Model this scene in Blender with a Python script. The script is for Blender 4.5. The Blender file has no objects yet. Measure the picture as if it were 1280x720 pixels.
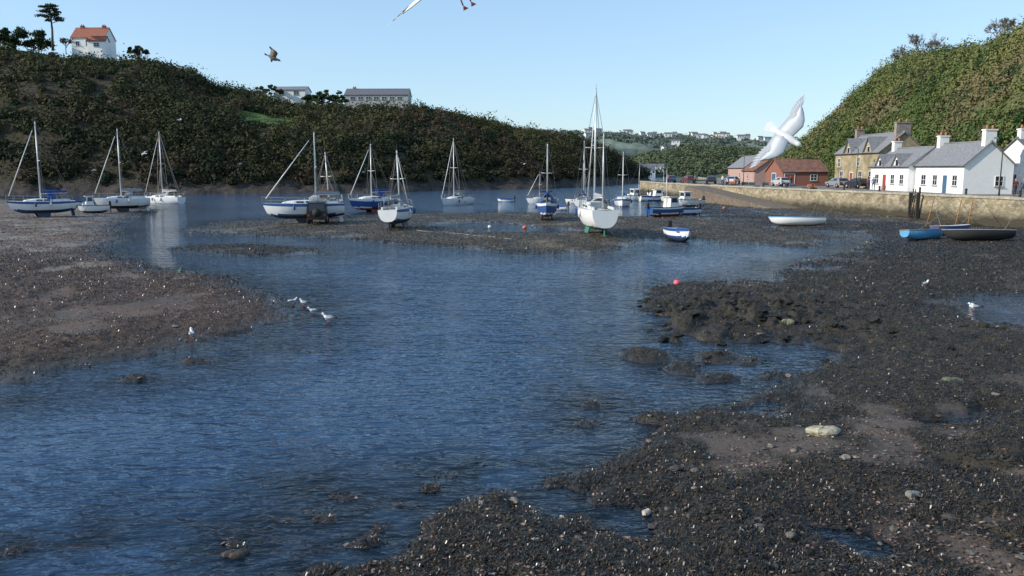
import bpy, math, random
import numpy as np
from mathutils import Vector, Matrix
random.seed(7); rng=np.random.default_rng(11)
scn=bpy.context.scene
F=1000.0; TH=math.radians(8.42); CH=5.0
def ray(px,py):
    a=(px-640)/F; b=(360-py)/F
    return (a, math.cos(TH)+b*math.sin(TH), -math.sin(TH)+b*math.cos(TH))
def P(px,py,z=0.0):
    d=ray(px,py); t=(z-CH)/d[2]; return (d[0]*t,d[1]*t)
def R(px,py,dist):
    d=ray(px,py); t=dist/d[1]; return Vector((d[0]*t,dist,CH+d[2]*t))
# ---------------------------------------------------------------- noise
def h2(ix,iy,seed):
    n=(ix.astype(np.int64)*374761393+iy.astype(np.int64)*668265263+seed*144269504)&0xffffffff
    n=((n^(n>>13))*1274126177)&0xffffffff
    n=n^(n>>16)
    return (n&0xffffff)/float(0xffffff)
def vn(x,y,seed=0):
    ix=np.floor(x); iy=np.floor(y); fx=x-ix; fy=y-iy
    fx=fx*fx*(3-2*fx); fy=fy*fy*(3-2*fy)
    a=h2(ix,iy,seed);b=h2(ix+1,iy,seed);c=h2(ix,iy+1,seed);d=h2(ix+1,iy+1,seed)
    return (a*(1-fx)+b*fx)*(1-fy)+(c*(1-fx)+d*fx)*fy
def fbm(x,y,o=4,seed=0,g=.5):
    s=0;a=1;t=0
    for i in range(o):
        s=s+a*vn(x*2**i+i*17.3,y*2**i+i*9.1,seed+i);t+=a;a*=g
    return s/t*2-1
def sst(a,b,x):
    t=np.clip((x-a)/(b-a),0,1); return t*t*(3-2*t)
# ---------------------------------------------------------------- materials
def nodes(name):
    m=bpy.data.materials.new(name); m.use_nodes=True
    nt=m.node_tree; return m,nt,nt.nodes,nt.links,nt.nodes['Principled BSDF']
MC={}
def mat(name,col,rough=.6,metal=0,var=.12,scale=6,bump=0,spec=None):
    if name in MC: return MC[name]
    m,nt,N,L,b=nodes(name)
    tc=N.new('ShaderNodeTexCoord'); n=N.new('ShaderNodeTexNoise'); n.inputs['Scale'].default_value=scale; n.inputs['Detail'].default_value=4
    L.new(tc.outputs['Object'],n.inputs['Vector'])
    r=N.new('ShaderNodeValToRGB'); r.color_ramp.elements[0].position=.3; r.color_ramp.elements[1].position=.72
    r.color_ramp.elements[0].color=(*[c*(1-var) for c in col],1); r.color_ramp.elements[1].color=(*[min(1,c*(1+var)) for c in col],1)
    L.new(n.outputs['Fac'],r.inputs['Fac']); L.new(r.outputs['Color'],b.inputs['Base Color'])
    b.inputs['Roughness'].default_value=rough; b.inputs['Metallic'].default_value=metal
    if bump:
        bp=N.new('ShaderNodeBump'); bp.inputs['Strength'].default_value=bump; bp.inputs['Distance'].default_value=.05
        L.new(n.outputs['Fac'],bp.inputs['Height']); L.new(bp.outputs['Normal'],b.inputs['Normal'])
    MC[name]=m; return m
def attr_mat(name,rough=.7,transl=0,noise_scale=None,nv=.35,bump=0,bdist=.03,rough_alpha=False,spec=.25):
    m,nt,N,L,b=nodes(name)
    a=N.new('ShaderNodeAttribute'); a.attribute_name='Col'
    col=a.outputs['Color']
    if noise_scale:
        tc=N.new('ShaderNodeTexCoord')
        n=N.new('ShaderNodeTexNoise'); n.inputs['Scale'].default_value=noise_scale; n.inputs['Detail'].default_value=4; n.inputs['Roughness'].default_value=.7
        L.new(tc.outputs['Object'],n.inputs['Vector'])
        mr=N.new('ShaderNodeMapRange'); mr.inputs[1].default_value=.3; mr.inputs[2].default_value=.7; mr.inputs[3].default_value=1-nv; mr.inputs[4].default_value=1+nv
        L.new(n.outputs['Fac'],mr.inputs[0])
        vm=N.new('ShaderNodeVectorMath'); vm.operation='SCALE'
        L.new(col,vm.inputs[0]); L.new(mr.outputs[0],vm.inputs['Scale']); col=vm.outputs[0]
        if bump:
            bp=N.new('ShaderNodeBump'); bp.inputs['Strength'].default_value=bump; bp.inputs['Distance'].default_value=bdist
            L.new(n.outputs['Fac'],bp.inputs['Height']); L.new(bp.outputs['Normal'],b.inputs['Normal'])
    L.new(col,b.inputs['Base Color']); b.inputs['Roughness'].default_value=rough
    if rough_alpha:
        mr2=N.new('ShaderNodeMapRange'); mr2.inputs[3].default_value=.95; mr2.inputs[4].default_value=.18
        L.new(a.outputs['Alpha'],mr2.inputs[0]); L.new(mr2.outputs[0],b.inputs['Roughness'])
    else:
        b.inputs['Specular IOR Level'].default_value=spec
    if transl:
        t=N.new('ShaderNodeBsdfTranslucent'); L.new(col,t.inputs['Color'])
        mx=N.new('ShaderNodeMixShader'); mx.inputs[0].default_value=transl
        L.new(b.outputs[0],mx.inputs[1]); L.new(t.outputs[0],mx.inputs[2]); L.new(mx.outputs[0],N['Material Output'].inputs['Surface'])
    return m
# ---------------------------------------------------------------- mesh helpers
def mesh_np(name,V,Fc,mats,col=None,smooth=False,parent=None,midx=None):
    V=np.asarray(V,dtype=np.float32); Fc=np.asarray(Fc,dtype=np.int32)
    me=bpy.data.meshes.new(name); k=Fc.shape[1]
    me.vertices.add(len(V)); me.vertices.foreach_set('co',V.ravel())
    me.loops.add(Fc.size); me.loops.foreach_set('vertex_index',Fc.ravel())
    me.polygons.add(len(Fc)); me.polygons.foreach_set('loop_start',np.arange(0,Fc.size,k,dtype=np.int32))
    me.polygons.foreach_set('loop_total',np.full(len(Fc),k,dtype=np.int32))
    if midx is not None: me.polygons.foreach_set('material_index',np.asarray(midx,dtype=np.int32))
    me.update(calc_edges=True)
    me.polygons.foreach_set('use_smooth',np.full(len(Fc),smooth,dtype=bool))
    if col is not None:
        ca=me.attributes.new('Col','FLOAT_COLOR','POINT')
        c=np.ones((len(V),4),dtype=np.float32); c[:,:col.shape[1]]=col; ca.data.foreach_set('color',c.ravel())
    for m in (mats if isinstance(mats,list) else [mats]): me.materials.append(m)
    o=bpy.data.objects.new(name,me); scn.collection.objects.link(o)
    if parent: o.parent=parent
    return o
def empty(name,loc=(0,0,0),rot=(0,0,0)):
    o=bpy.data.objects.new(name,None); scn.collection.objects.link(o); o.location=loc; o.rotation_euler=rot; o.empty_display_size=.3
    return o
class MB:
    def __init__(s): s.v=[];s.f=[];s.m=[];s.sm=[];s.mats=[]
    def mi(s,m):
        if m not in s.mats: s.mats.append(m)
        return s.mats.index(m)
    def add(s,v,f,m,smooth=False):
        o=len(s.v); s.v+= [tuple(p) for p in v]; k=s.mi(m)
        for q in f: s.f.append(tuple(i+o for i in q)); s.m.append(k); s.sm.append(smooth)
    def box(s,a,b,m,tx=0,ty=0):
        x0,y0,z0=a;x1,y1,z1=b
        v=[(x0,y0,z0),(x1,y0,z0),(x1,y1,z0),(x0,y1,z0),(x0+tx,y0+ty,z1),(x1-tx,y0+ty,z1),(x1-tx,y1-ty,z1),(x0+tx,y1-ty,z1)]
        s.add(v,[(3,2,1,0),(4,5,6,7),(0,1,5,4),(1,2,6,5),(2,3,7,6),(3,0,4,7)],m)
    def tube(s,p0,p1,r0,r1,m,n=6,cap=True):
        p0=Vector(p0);p1=Vector(p1);d=(p1-p0)
        if d.length<1e-6:return
        d.normalize(); u=d.orthogonal().normalized(); w=d.cross(u); v=[]
        for p,r in((p0,r0),(p1,r1)):
            for i in range(n):
                a=2*math.pi*i/n; v.append(p+u*(r*math.cos(a))+w*(r*math.sin(a)))
        f=[(i,(i+1)%n,n+(i+1)%n,n+i) for i in range(n)]
        if cap: f+=[tuple(range(n))[::-1],tuple(range(n,2*n))]
        s.add(v,f,m,n>5)
    def rings(s,rings,m,closed=True,cap=True,smooth=True):
        n=len(rings[0]); v=[p for r in rings for p in r]; f=[]
        for i in range(len(rings)-1):
            for j in range(n if closed else n-1):
                k=(j+1)%n; f.append((i*n+j,i*n+k,(i+1)*n+k,(i+1)*n+j))
        if cap and closed: f+=[tuple(range(n))[::-1],tuple(range((len(rings)-1)*n,len(rings)*n))]
        s.add(v,f,m,smooth)
    def ell(s,c,r,m,n=10,k=7):
        rs=[]
        for i in range(k+1):
            t=math.pi*(i/k); t=max(.05,min(math.pi-.05,t))
            rs.append([(c[0]-r[0]*math.cos(t),c[1]+r[1]*math.sin(t)*math.cos(2*math.pi*j/n),c[2]+r[2]*math.sin(t)*math.sin(2*math.pi*j/n)) for j in range(n)])
        s.rings(rs,m)
    def build(s,name,parent=None):
        me=bpy.data.meshes.new(name); me.from_pydata(s.v,[],s.f)
        for m in s.mats: me.materials.append(m)
        me.polygons.foreach_set('material_index',s.m); me.polygons.foreach_set('use_smooth',s.sm)
        me.update(); o=bpy.data.objects.new(name,me); scn.collection.objects.link(o)
        if parent: o.parent=parent
        return o
# ---------------------------------------------------------------- ground / shore layout
def W(pts): return np.array([P(x,y) for x,y in pts])
polyA=W([(-500,247),(0,247),(60,257),(120,255),(190,262),(168,272),(150,284),(152,300),(128,316),(200,334),(290,347),(335,362),(395,383),(402,398),(340,418),(250,436),(140,450),(50,466),(-60,482),(-500,560),(-1200,480)])
polyB=W([(228,287),(300,277),(430,271),(560,267),(680,266),(800,271),(880,270),(960,284),(1045,293),(1060,299),(1000,309),(900,303),(810,299),(745,317),(650,316),(560,308),(450,300),(380,296),(260,293)])
polyB2=W([(222,311),(300,307),(390,312),(420,318),(330,321),(240,317)])
polyC=W([(1700,285),(1180,283),(1060,276),(960,268),(872,255),(850,262),(870,272),(960,284),(1060,292),(1100,299),(1085,311),(1010,325),(965,350),(880,355),(815,362),(808,378),(832,400),(830,425),(900,432),(1010,428),(1040,440),(1010,462),(965,490),(930,505),(860,520),(800,552),(730,580),(645,602),(570,630),(480,660),(400,690),(350,725),(300,900),(2600,900),(2600,350)])
polyQ=W([(1700,285),(1180,283),(1060,276),(960,268),(872,255),(850,246),(900,238),(1700,238)])
blobs=[(430,622,28,7),(298,682,34,14),(80,684,18,7),(30,690,22,4),(560,594,26,4),(810,445,18,5),(500,633,30,7),(405,650,22,6),(480,663,28,9),(735,531,10,3),(860,462,14,4),(905,475,22,5),(940,452,18,4),(20,470,30,8),(10,503,14,3),(620,585,14,4),(740,505,9,2),(250,452,30,4),(340,432,26,4),(160,474,22,3),(390,612,12,3),(350,655,18,4),(455,640,16,4),(540,612,16,4),(900,448,22,5),(960,470,16,4),(820,525,18,3)]
polys=[polyA,polyB,polyB2,polyC,polyQ]+[W([(cx+w*math.cos(t),cy+h*math.sin(t)) for t in np.linspace(0,2*math.pi,9)[:-1]]) for cx,cy,w,h in blobs]
pools=[W([(1185,385),(1215,372),(1290,368),(1400,372),(1400,415),(1270,412),(1200,404)]),W([(545,281),(620,279),(700,288),(690,293),(600,291)]),
       W([(1010,660),(1060,662),(1115,695),(1090,705),(1030,680)]),W([(660,622),(700,617),(725,635),(690,642)]),W([(760,640),(800,650),(800,668),(765,665)]),
       W([(880,520),(960,500),(990,505),(950,520)])]
def sdf(poly,X,Y):
    d=np.full(X.shape,1e9); ins=np.zeros(X.shape,bool); n=len(poly)
    for i in range(n):
        ax,ay=poly[i]; bx,by=poly[(i+1)%n]; ex,ey=bx-ax,by-ay
        wx,wy=X-ax,Y-ay; t=np.clip((wx*ex+wy*ey)/(ex*ex+ey*ey+1e-12),0,1)
        d=np.minimum(d,(wx-ex*t)**2+(wy-ey*t)**2)
        c=((ay>Y)!=(by>Y))
        if ay!=by: ins^= c&(X<(bx-ax)*(Y-ay)/(by-ay)+ax)
    d=np.sqrt(d); return np.where(ins,d,-d)
def groundfn(X,Y,full=False):
    sd=np.full(X.shape,-1e9); sA=None
    for i,p in enumerate(polys):
        s=sdf(p,X,Y)
        if i==0: sA=s
        if i==1: sB=s
        if i==4: sQ=s
        sd=np.maximum(sd,s)
    for p in pools: sd=np.minimum(sd,-sdf(p,X,Y))
    sc=np.clip(Y/25,.6,3.5)
    n1=fbm(X/3.1,Y/4.0,4,3); n2=fbm(X/.8,Y/.8,4,9); n3=fbm(X/9,Y/12,3,31)
    base=np.where(sd>0,.20*(1-np.exp(-sd/(1.4*sc))),-.55*(1-np.exp(sd/(3.4*sc))))
    left=sst(-1,3,sA)
    rough=1-.5*left*sst(25,45,Y)
    z=base+(n1*.12+n3*.05)*rough*np.exp(-np.abs(np.minimum(sd,0))/(1.5*sc))
    pud=sst(.28,.55,fbm(X/1.7,Y/1.4,3,141))*(1-left)*sst(50,30,Y)
    z=z-pud*.17
    cl=fbm(X/.75,Y/.75,3,55)*.65+fbm(X/3.2,Y/2.6,2,58)*.6      # clumps of wrack
    weed=sst(-.75,-.25,cl)*(1-.60*sst(.2,.5,fbm(X/2.4,Y/3,3,63)))
    weedA=sst(-.45,-.05,fbm(X/2.2,Y/3.0,4,77)+.4*n2)
    w=weed*(1-left)+left*weedA*(sst(58,40,Y+8*n1)*.95+.45*sst(.05,.22,n1))
    w=w*sst(-.05,.02,z)
    z=z+w*(.03+.09*np.clip(cl+.3,0,1)-.07*np.abs(n2))*np.clip(1.2-Y/120,.3,1)
    cx,cy=P(905,398); g=np.exp(-(((X-cx)/4.8)**2+((Y-cy)/4.2)**2))
    rk=fbm(X/.55,Y/.55,4,91,.6); z=z+g*sst(-.2,.5,rk)*.36*sst(-.14,.0,z)
    w=np.maximum(w,g*1.5*sst(-.02,.04,z)).clip(0,1)
    z=z+fbm(X/.20,Y/.20,3,12)*.05*np.clip(1.3-Y/50,0,1)*(w*.9+.2)
    z=np.where(Y>240,-1.5,z)
    if full: return z,w,left,sd,g,np.maximum(sB,sQ*.6)
    return z
def gz(x,y): return float(groundfn(np.array([float(x)]),np.array([float(y)]))[0])
NC=1000
ys=[5.0]
while ys[-1]<175: ys.append(ys[-1]*1.0046+.004)
while ys[-1]<4500: ys.append(ys[-1]*1.07)
ys=np.array(ys); ts=np.linspace(-1,1,NC)
def grid(ys,ts):
    Y=np.repeat(ys[:,None],len(ts),1); X=ts[None,:]*(Y*.95+5); return X,Y
def gfaces(nr,nc):
    i=np.arange(nr-1)[:,None]*nc+np.arange(nc-1)[None,:]
    return np.stack([i,i+1,i+1+nc,i+nc],-1).reshape(-1,4)
X,Y=grid(ys,ts)
Z,Wd,Rg,SD,G,SB=groundfn(X.ravel(),Y.ravel(),True)
xf=X.ravel();yf=Y.ravel()
def lerp(a,b,t): return a*(1-t[:,None])+b*t[:,None]
c=lambda *a: np.array([a],dtype=float)
fine=fbm(xf/.35,yf/.35,4,5)*.5+.5; med=fbm(xf/2.2,yf/1.6,4,6)*.5+.5
mud=lerp(c(.050,.041,.033),c(.105,.085,.068),med)
sand=lerp(c(.12,.105,.088),c(.22,.195,.16),sst(.35,.65,med))
col=lerp(mud,sand,Rg*sst(30,42,yf))
barc=lerp(c(.12,.10,.07),c(.20,.175,.13),med); col=lerp(col,barc,sst(-1,2,SB)*(1-Rg))
redd=lerp(c(.085,.05,.034),c(.15,.095,.068),fine)
col=lerp(col,redd,np.clip(sst(.42,.62,fbm(xf/.9,yf/1.3,4,8)*.5+.5)*(.25+.45*Rg),0,1))
weedc=lerp(c(.016,.014,.010),c(.045,.037,.023),fine)
weedL=lerp(c(.04,.027,.016),c(.10,.058,.036),fine)
weedB=lerp(c(.05,.04,.025),c(.11,.09,.06),fine)
wc=lerp(weedc,weedL,Rg); wc=lerp(wc,weedB,sst(-1,2,SB)*(1-Rg))
col=lerp(col,wc,np.clip(Wd*.95,0,1)); col=lerp(col,weedc,np.clip(G*1.6,0,1))
wet=1-sst(.0,.16,Z); col=col*(1-.40*wet)[:,None]
under=sst(0,-.25,Z); col=lerp(col,c(.13,.10,.07)*(.6+.8*med[:,None]),under)
rgba=np.concatenate([col,np.clip(wet*.9+.12,0,1)[:,None]],1)
gmat=attr_mat('mudflat_ground',.8,0,14,.45,.9,.03,True)
mesh_np('ground',np.stack([xf,yf,Z],1),gfaces(len(ys),NC),gmat,rgba,True)
# ---------------------------------------------------------------- water
wy=ys[::2]; wt=ts[::2]; WX,WY=grid(wy,wt)
dep=np.clip(-Z.reshape(X.shape)[::2,::2].ravel(),-.1,1.5)
wm,nt,N,L,b=nodes('estuary_water')
tc=N.new('ShaderNodeTexCoord')
def noise(scale,sx,sy,det=4,rot=0):
    mp=N.new('ShaderNodeMapping'); mp.inputs['Scale'].default_value=(sx,sy,1); mp.inputs['Rotation'].default_value=(0,0,rot); L.new(tc.outputs['Object'],mp.inputs[0])
    n=N.new('ShaderNodeTexNoise'); n.inputs['Scale'].default_value=scale; n.inputs['Detail'].default_value=det; n.inputs['Distortion'].default_value=.5; L.new(mp.outputs[0],n.inputs['Vector']); return n.outputs['Fac']
na=noise(.9,.8,1.6,1,.35); nb=noise(3.0,.75,1.5,1,-.15); nc=noise(.22,1,.7,4,.5); nd=noise(8,.75,1.4,1,.2)
def math_(op,a,b_):
    m=N.new('ShaderNodeMath'); m.operation=op
    for i,q in enumerate((a,b_)):
        if isinstance(q,(int,float)): m.inputs[i].default_value=q
        else: L.new(q,m.inputs[i])
    return m.outputs[0]
hgt=math_('ADD',math_('ADD',math_('MULTIPLY',na,1.0),math_('MULTIPLY',nb,.66)),math_('MULTIPLY',nd,.20))
calm=N.new('ShaderNodeMapRange'); calm.inputs[1].default_value=.36; calm.inputs[2].default_value=.58; calm.inputs[3].default_value=.5; calm.inputs[4].default_value=1; L.new(nc,calm.inputs[0])
bp=N.new('ShaderNodeBump'); bp.inputs['Distance'].default_value=.16; L.new(calm.outputs[0],bp.inputs['Strength']); L.new(hgt,bp.inputs['Height'])
b.inputs['Base Color'].default_value=(.026,.062,.12,1); b.inputs['Roughness'].default_value=.06; b.inputs['IOR'].default_value=1.35
L.new(bp.outputs[0],b.inputs['Normal'])
fr=N.new('ShaderNodeFresnel'); fr.inputs['IOR'].default_value=1.35; L.new(bp.outputs[0],fr.inputs['Normal'])
tr=N.new('ShaderNodeBsdfTransparent'); tr.inputs[0].default_value=(.78,.84,.86,1)
gl=N.new('ShaderNodeBsdfGlossy'); gl.inputs['Roughness'].default_value=.06; L.new(bp.outputs[0],gl.inputs['Normal'])
m1=N.new('ShaderNodeMixShader'); L.new(fr.outputs[0],m1.inputs[0]); L.new(tr.outputs[0],m1.inputs[1]); L.new(gl.outputs[0],m1.inputs[2])
at=N.new('ShaderNodeAttribute'); at.attribute_name='Col'
mr=N.new('ShaderNodeMapRange'); mr.inputs[1].default_value=.02; mr.inputs[2].default_value=.40; mr.inputs[3].default_value=.02; mr.inputs[4].default_value=1.0; L.new(at.outputs['Fac'],mr.inputs[0])
m2=N.new('ShaderNodeMixShader'); L.new(mr.outputs[0],m2.inputs[0]); L.new(m1.outputs[0],m2.inputs[1]); L.new(b.outputs[0],m2.inputs[2])
L.new(m2.outputs[0],N['Material Output'].inputs['Surface'])
dc=np.repeat(np.clip(dep,0,1.5)[:,None],3,1)
mesh_np('water',np.stack([WX.ravel(),WY.ravel(),np.zeros(WX.size)],1),gfaces(len(wy),len(wt)),wm,dc,True)
# ---------------------------------------------------------------- seaweed + leaf litter + pebbles
nr=len(ys)
def pick(n,maskf,ymax=120,ymin=8.5):
    r=rng.integers(0,nr-1,n*4); cidx=rng.integers(60,NC-60,n*4); idx=r*NC+cidx
    ok=(yf[idx]<ymax)&(yf[idx]>ymin)&(np.abs(xf[idx])<yf[idx]*.72+2)&(rng.random(len(idx))<maskf[idx]); idx=idx[ok][:n]
    jx=(rng.random(len(idx))-.5)*(yf[idx]*.002); jy=(rng.random(len(idx))-.5)*yf[idx]*.0046
    return idx,xf[idx]+jx,yf[idx]+jy,Z[idx]
landm=np.clip(Wd,0,1)**1.5*(Z>.0)
idx,bx,by,bz=pick(250000,landm*(1-.35*Rg))
n=len(bx); sc=np.maximum(1,by/20)
a=rng.random(n)*6.283; Ln=(.03+.085*rng.random(n))*sc; wd=(.004+.009*rng.random(n))*sc
dx,dy=np.cos(a),np.sin(a); up=(.012+.035*rng.random(n)**1.5)*np.minimum(sc,2.0)
V=np.zeros((n,6,3)); 
for k,(t,hh,ww) in enumerate(((0,0,.6),(.5,1,1),(1,.25,.4))):
    for s_,o in((-1,0),(1,1)):
        V[:,k*2+o,0]=bx+dx*Ln*t-dy*wd*ww*s_; V[:,k*2+o,1]=by+dy*Ln*t+dx*wd*ww*s_; V[:,k*2+o,2]=bz+up*hh+.004+s_*wd*ww*.5*(rng.random(n)-.5)
base=np.arange(n)[:,None]*6
Fc=np.concatenate([base+np.array([[0,1,3,2]]),base+np.array([[2,3,5,4]])])
pal=np.array([[.014,.012,.009],[.028,.022,.013],[.060,.048,.022],[.095,.060,.038],[.020,.021,.014]])
pc=pal[rng.choice(5,n,p=[.37,.28,.14,.10,.11])]
pL=np.array([[.055,.032,.02],[.12,.07,.046],[.03,.024,.015]])[rng.choice(3,n)]
pB=np.array([[.05,.04,.025],[.10,.08,.05],[.03,.025,.016]])[rng.choice(3,n)]
pc=np.where((Rg[idx]>.5)[:,None],pL,pc); pc=np.where(((SB[idx]>0)&(Rg[idx]<.5))[:,None],pB,pc)
mesh_np('seaweed',V.reshape(-1,3),Fc,attr_mat('wet_seaweed',.34,spec=.5),np.repeat(pc,6,0),False)
lm=(Z>.0)*(.15+.85*sst(.45,.68,fbm(xf/1.4,yf/1.4,3,61)*.5+.5))*(.30+.8*(Rg>.5)+.7*sst(18,11,yf)*sst(9,2,xf))*(1.35-np.clip(Wd,0,1))*(1-G)
idx,bx,by,bz=pick(80000,np.clip(lm,0,1),90)
n=len(bx); sc=np.maximum(1,by/20); s=(.009+.016*rng.random(n))*sc; a=rng.random(n)*6.28
V=np.zeros((n,4,3))
for k in range(4):
    aa=a+k*math.pi/2; V[:,k,0]=bx+np.cos(aa)*s*(1 if k%2 else 1.6); V[:,k,1]=by+np.sin(aa)*s*(1 if k%2 else 1.6); V[:,k,2]=bz+.014+rng.random(n)*.03*np.minimum(sc,2)
pal=np.array([[.17,.105,.08],[.25,.175,.14],[.11,.065,.045],[.32,.27,.22],[.07,.05,.036]])
pc=pal[rng.choice(5,n,p=[.28,.18,.26,.07,.21])]
mesh_np('dead_leaves',V.reshape(-1,3),np.arange(n*4).reshape(-1,4),attr_mat('leaf_litter',.6),np.repeat(pc,4,0))
# stones
ph=(1+5**.5)/2
iv=np.array([(-1,ph,0),(1,ph,0),(-1,-ph,0),(1,-ph,0),(0,-1,ph),(0,1,ph),(0,-1,-ph),(0,1,-ph),(ph,0,-1),(ph,0,1),(-ph,0,-1),(-ph,0,1)])/math.sqrt(1+ph*ph)
itf=np.array([(0,11,5),(0,5,1),(0,1,7),(0,7,10),(0,10,11),(1,5,9),(5,11,4),(11,10,2),(10,7,6),(7,1,8),(3,9,4),(3,4,2),(3,2,6),(3,6,8),(3,8,9),(4,9,5),(2,4,11),(6,2,10),(8,6,7),(9,8,1)])
def subd(v,f):
    v=[tuple(p) for p in v]; cache={}; nf=[]
    def mid(a,b):
        k=(min(a,b),max(a,b))
        if k not in cache:
            p=np.array(v[a])+np.array(v[b]); p/=np.linalg.norm(p); v.append(tuple(p)); cache[k]=len(v)-1
        return cache[k]
    for a,b_,c_ in f:
        x,y,z=mid(a,b_),mid(b_,c_),mid(c_,a); nf+=[(a,x,z),(b_,y,x),(c_,z,y),(x,y,z)]
    return np.array(v),np.array(nf)
iv1,if1=subd(iv,itf)
def stones(name,bx,by,bz,size,pc,hi=False,mt=None,flat=.6,jit=.45):
    v0,f0=(iv1,if1) if hi else (iv,itf)
    n=len(bx); k=len(v0)
    V=v0[None]*(1+jit*(rng.random((n,k,1))-.5))
    V=V*np.stack([.7+.7*rng.random(n),.7+.7*rng.random(n),flat*(.6+.6*rng.random(n))],1)[:,None,:]*size[:,None,None]
    a=rng.random(n)*6.28; ca,sa=np.cos(a)[:,None],np.sin(a)[:,None]
    x=V[...,0]*ca-V[...,1]*sa; y=V[...,0]*sa+V[...,1]*ca
    V=np.stack([x+bx[:,None],y+by[:,None],V[...,2]+(bz+size*.18)[:,None]],-1)
    Fc=(np.arange(n)[:,None,None]*k+f0[None]).reshape(-1,3)
    return mesh_np(name,V.reshape(-1,3),Fc,mt,np.repeat(pc,k,0),False)
smat=attr_mat('shore_stone',.65,0,25,.3,.4,.02)
idx,bx,by,bz=pick(20000,(Z>-.05)*(.2+.8*sst(.45,.65,fbm(xf/2.5,yf/2.5,3,163)*.5+.5))*(1-.4*Rg)*(1-G)*(1.2-.8*np.clip(Wd,0,1)),70)
n=len(bx); size=(.008+.024*rng.random(n)**3)*np.maximum(1,by/20)
pal=np.array([[.11,.10,.085],[.21,.18,.145],[.06,.052,.045],[.38,.34,.28],[.16,.115,.09]])
stones('pebbles',bx,by,bz+.01,size,pal[rng.choice(5,n,p=[.34,.20,.28,.04,.14])],False,smat)
idx,bx,by,bz=pick(700,(Z>-.04)*(1-.8*Rg),45)
n=len(bx); size=(.025+.06*rng.random(n)**2.5)*np.maximum(1,by/25)
stones('beach_rocks',bx,by,bz+.01,size,pal[rng.choice(5,n,p=[.38,.16,.38,.03,.05])],True,smat,.55,.5)
cx,cy=P(905,398); n=300
bx=cx+rng.normal(0,3.8,n); by=cy+rng.normal(0,3.0,n); zz_=groundfn(bx,by); ok=zz_>-.12
bx,by,zz_=bx[ok],by[ok],zz_[ok]; n=len(bx)
stones('weedy_boulders',bx,by,zz_,.06+.14*rng.random(n)**2,np.array([[.020,.018,.013]])*(0.7+rng.random((n,1))*1.2),True,attr_mat('weedy_boulder',.45,0,18,.6,1,.08),.6,.65)
def lone_stone(px,py,w,colr,name='flat_stone',hz=.35):
    x,y=P(px,py,.15); mb=MB(); m=mat('stone_'+name+str(px),colr,.8,0,.3,7,.8)
    rs=[]; k=22; z0=gz(x,y)
    pr=[1+.20*math.sin(3*2*math.pi*i/k+px)+.10*random.uniform(-1,1) for i in range(k)]
    for zt,rr in((-.3,.8),(0,.98),(.35,1.04),(.7,.97),(.92,.8),(1.0,.5),(1.03,.2)):
        rs.append([(w*rr*pr[j]*math.cos(2*math.pi*j/k),w*.62*rr*pr[j]*math.sin(2*math.pi*j/k),w*hz*zt+.035*w*math.sin(j*1.3+zt*5)) for j in range(k)])
    mb.rings(rs,m,True,True,False); o=mb.build(name); o.location=(x,y,z0+.02); o.rotation_euler=(-.12,.08,random.random()*.4)
lone_stone(1031,548,.33,(.36,.33,.235)); lone_stone(1190,478,.28,(.13,.14,.08),'mossy_rock',.7); lone_stone(80,684,.17,(.05,.045,.03),'wet_rock',.5)
lone_stone(1140,625,.12,(.2,.19,.16),'mossy_rock',.6); lone_stone(985,405,.2,(.2,.2,.12),'mossy_rock',.7); lone_stone(124,706,.09,(.2,.2,.17),'wet_rock',.7); lone_stone(295,680,.17,(.05,.04,.03),'wet_rock',.5)
# ---------------------------------------------------------------- hills
class Hill:
    def __init__(s,ctrl,amp,seed,pw=1.5,back=1.8):
        s.c=np.array(ctrl,float); s.n=len(ctrl); s.amp=amp; s.seed=seed; s.pw=pw; s.back=back
    def at(s,u,v):
        t=u*(s.n-1); idx=np.arange(s.n)
        q=[np.interp(t,idx,s.c[:,k]) for k in range(6)]
        x=q[0]+(q[3]-q[0])*v; y=q[1]+(q[4]-q[1])*v; vv=np.clip(v,0,1)
        g=1-(1-vv)**s.pw
        z=q[2]+(q[5]-q[2])*g - np.maximum(v-1,0)*6
        w=sst(0,.25,v)*(1-.6*sst(.75,1,v))
        z=z+s.amp*w*fbm(x/28,y/28,4,s.seed)*np.clip((q[5]-q[2])/25,.2,1)+ .8*w*fbm(x/6,y/6,3,s.seed+9)
        z=z+sst(0.15,0.0,v)*fbm(x/5,y/5,4,s.seed+3)*2.0*(v>0)
        return x,y,z
    def mesh(s,name,mt,colf,nu=260,nv=110):
        U,V=np.meshgrid(np.linspace(0,1,nu),np.linspace(0,s.back,nv)); x,y,z=s.at(U.ravel(),V.ravel())
        mesh_np(name,np.stack([x,y,z],1),gfaces(nv,nu),mt,colf(x,y,z,V.ravel()),True)
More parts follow.
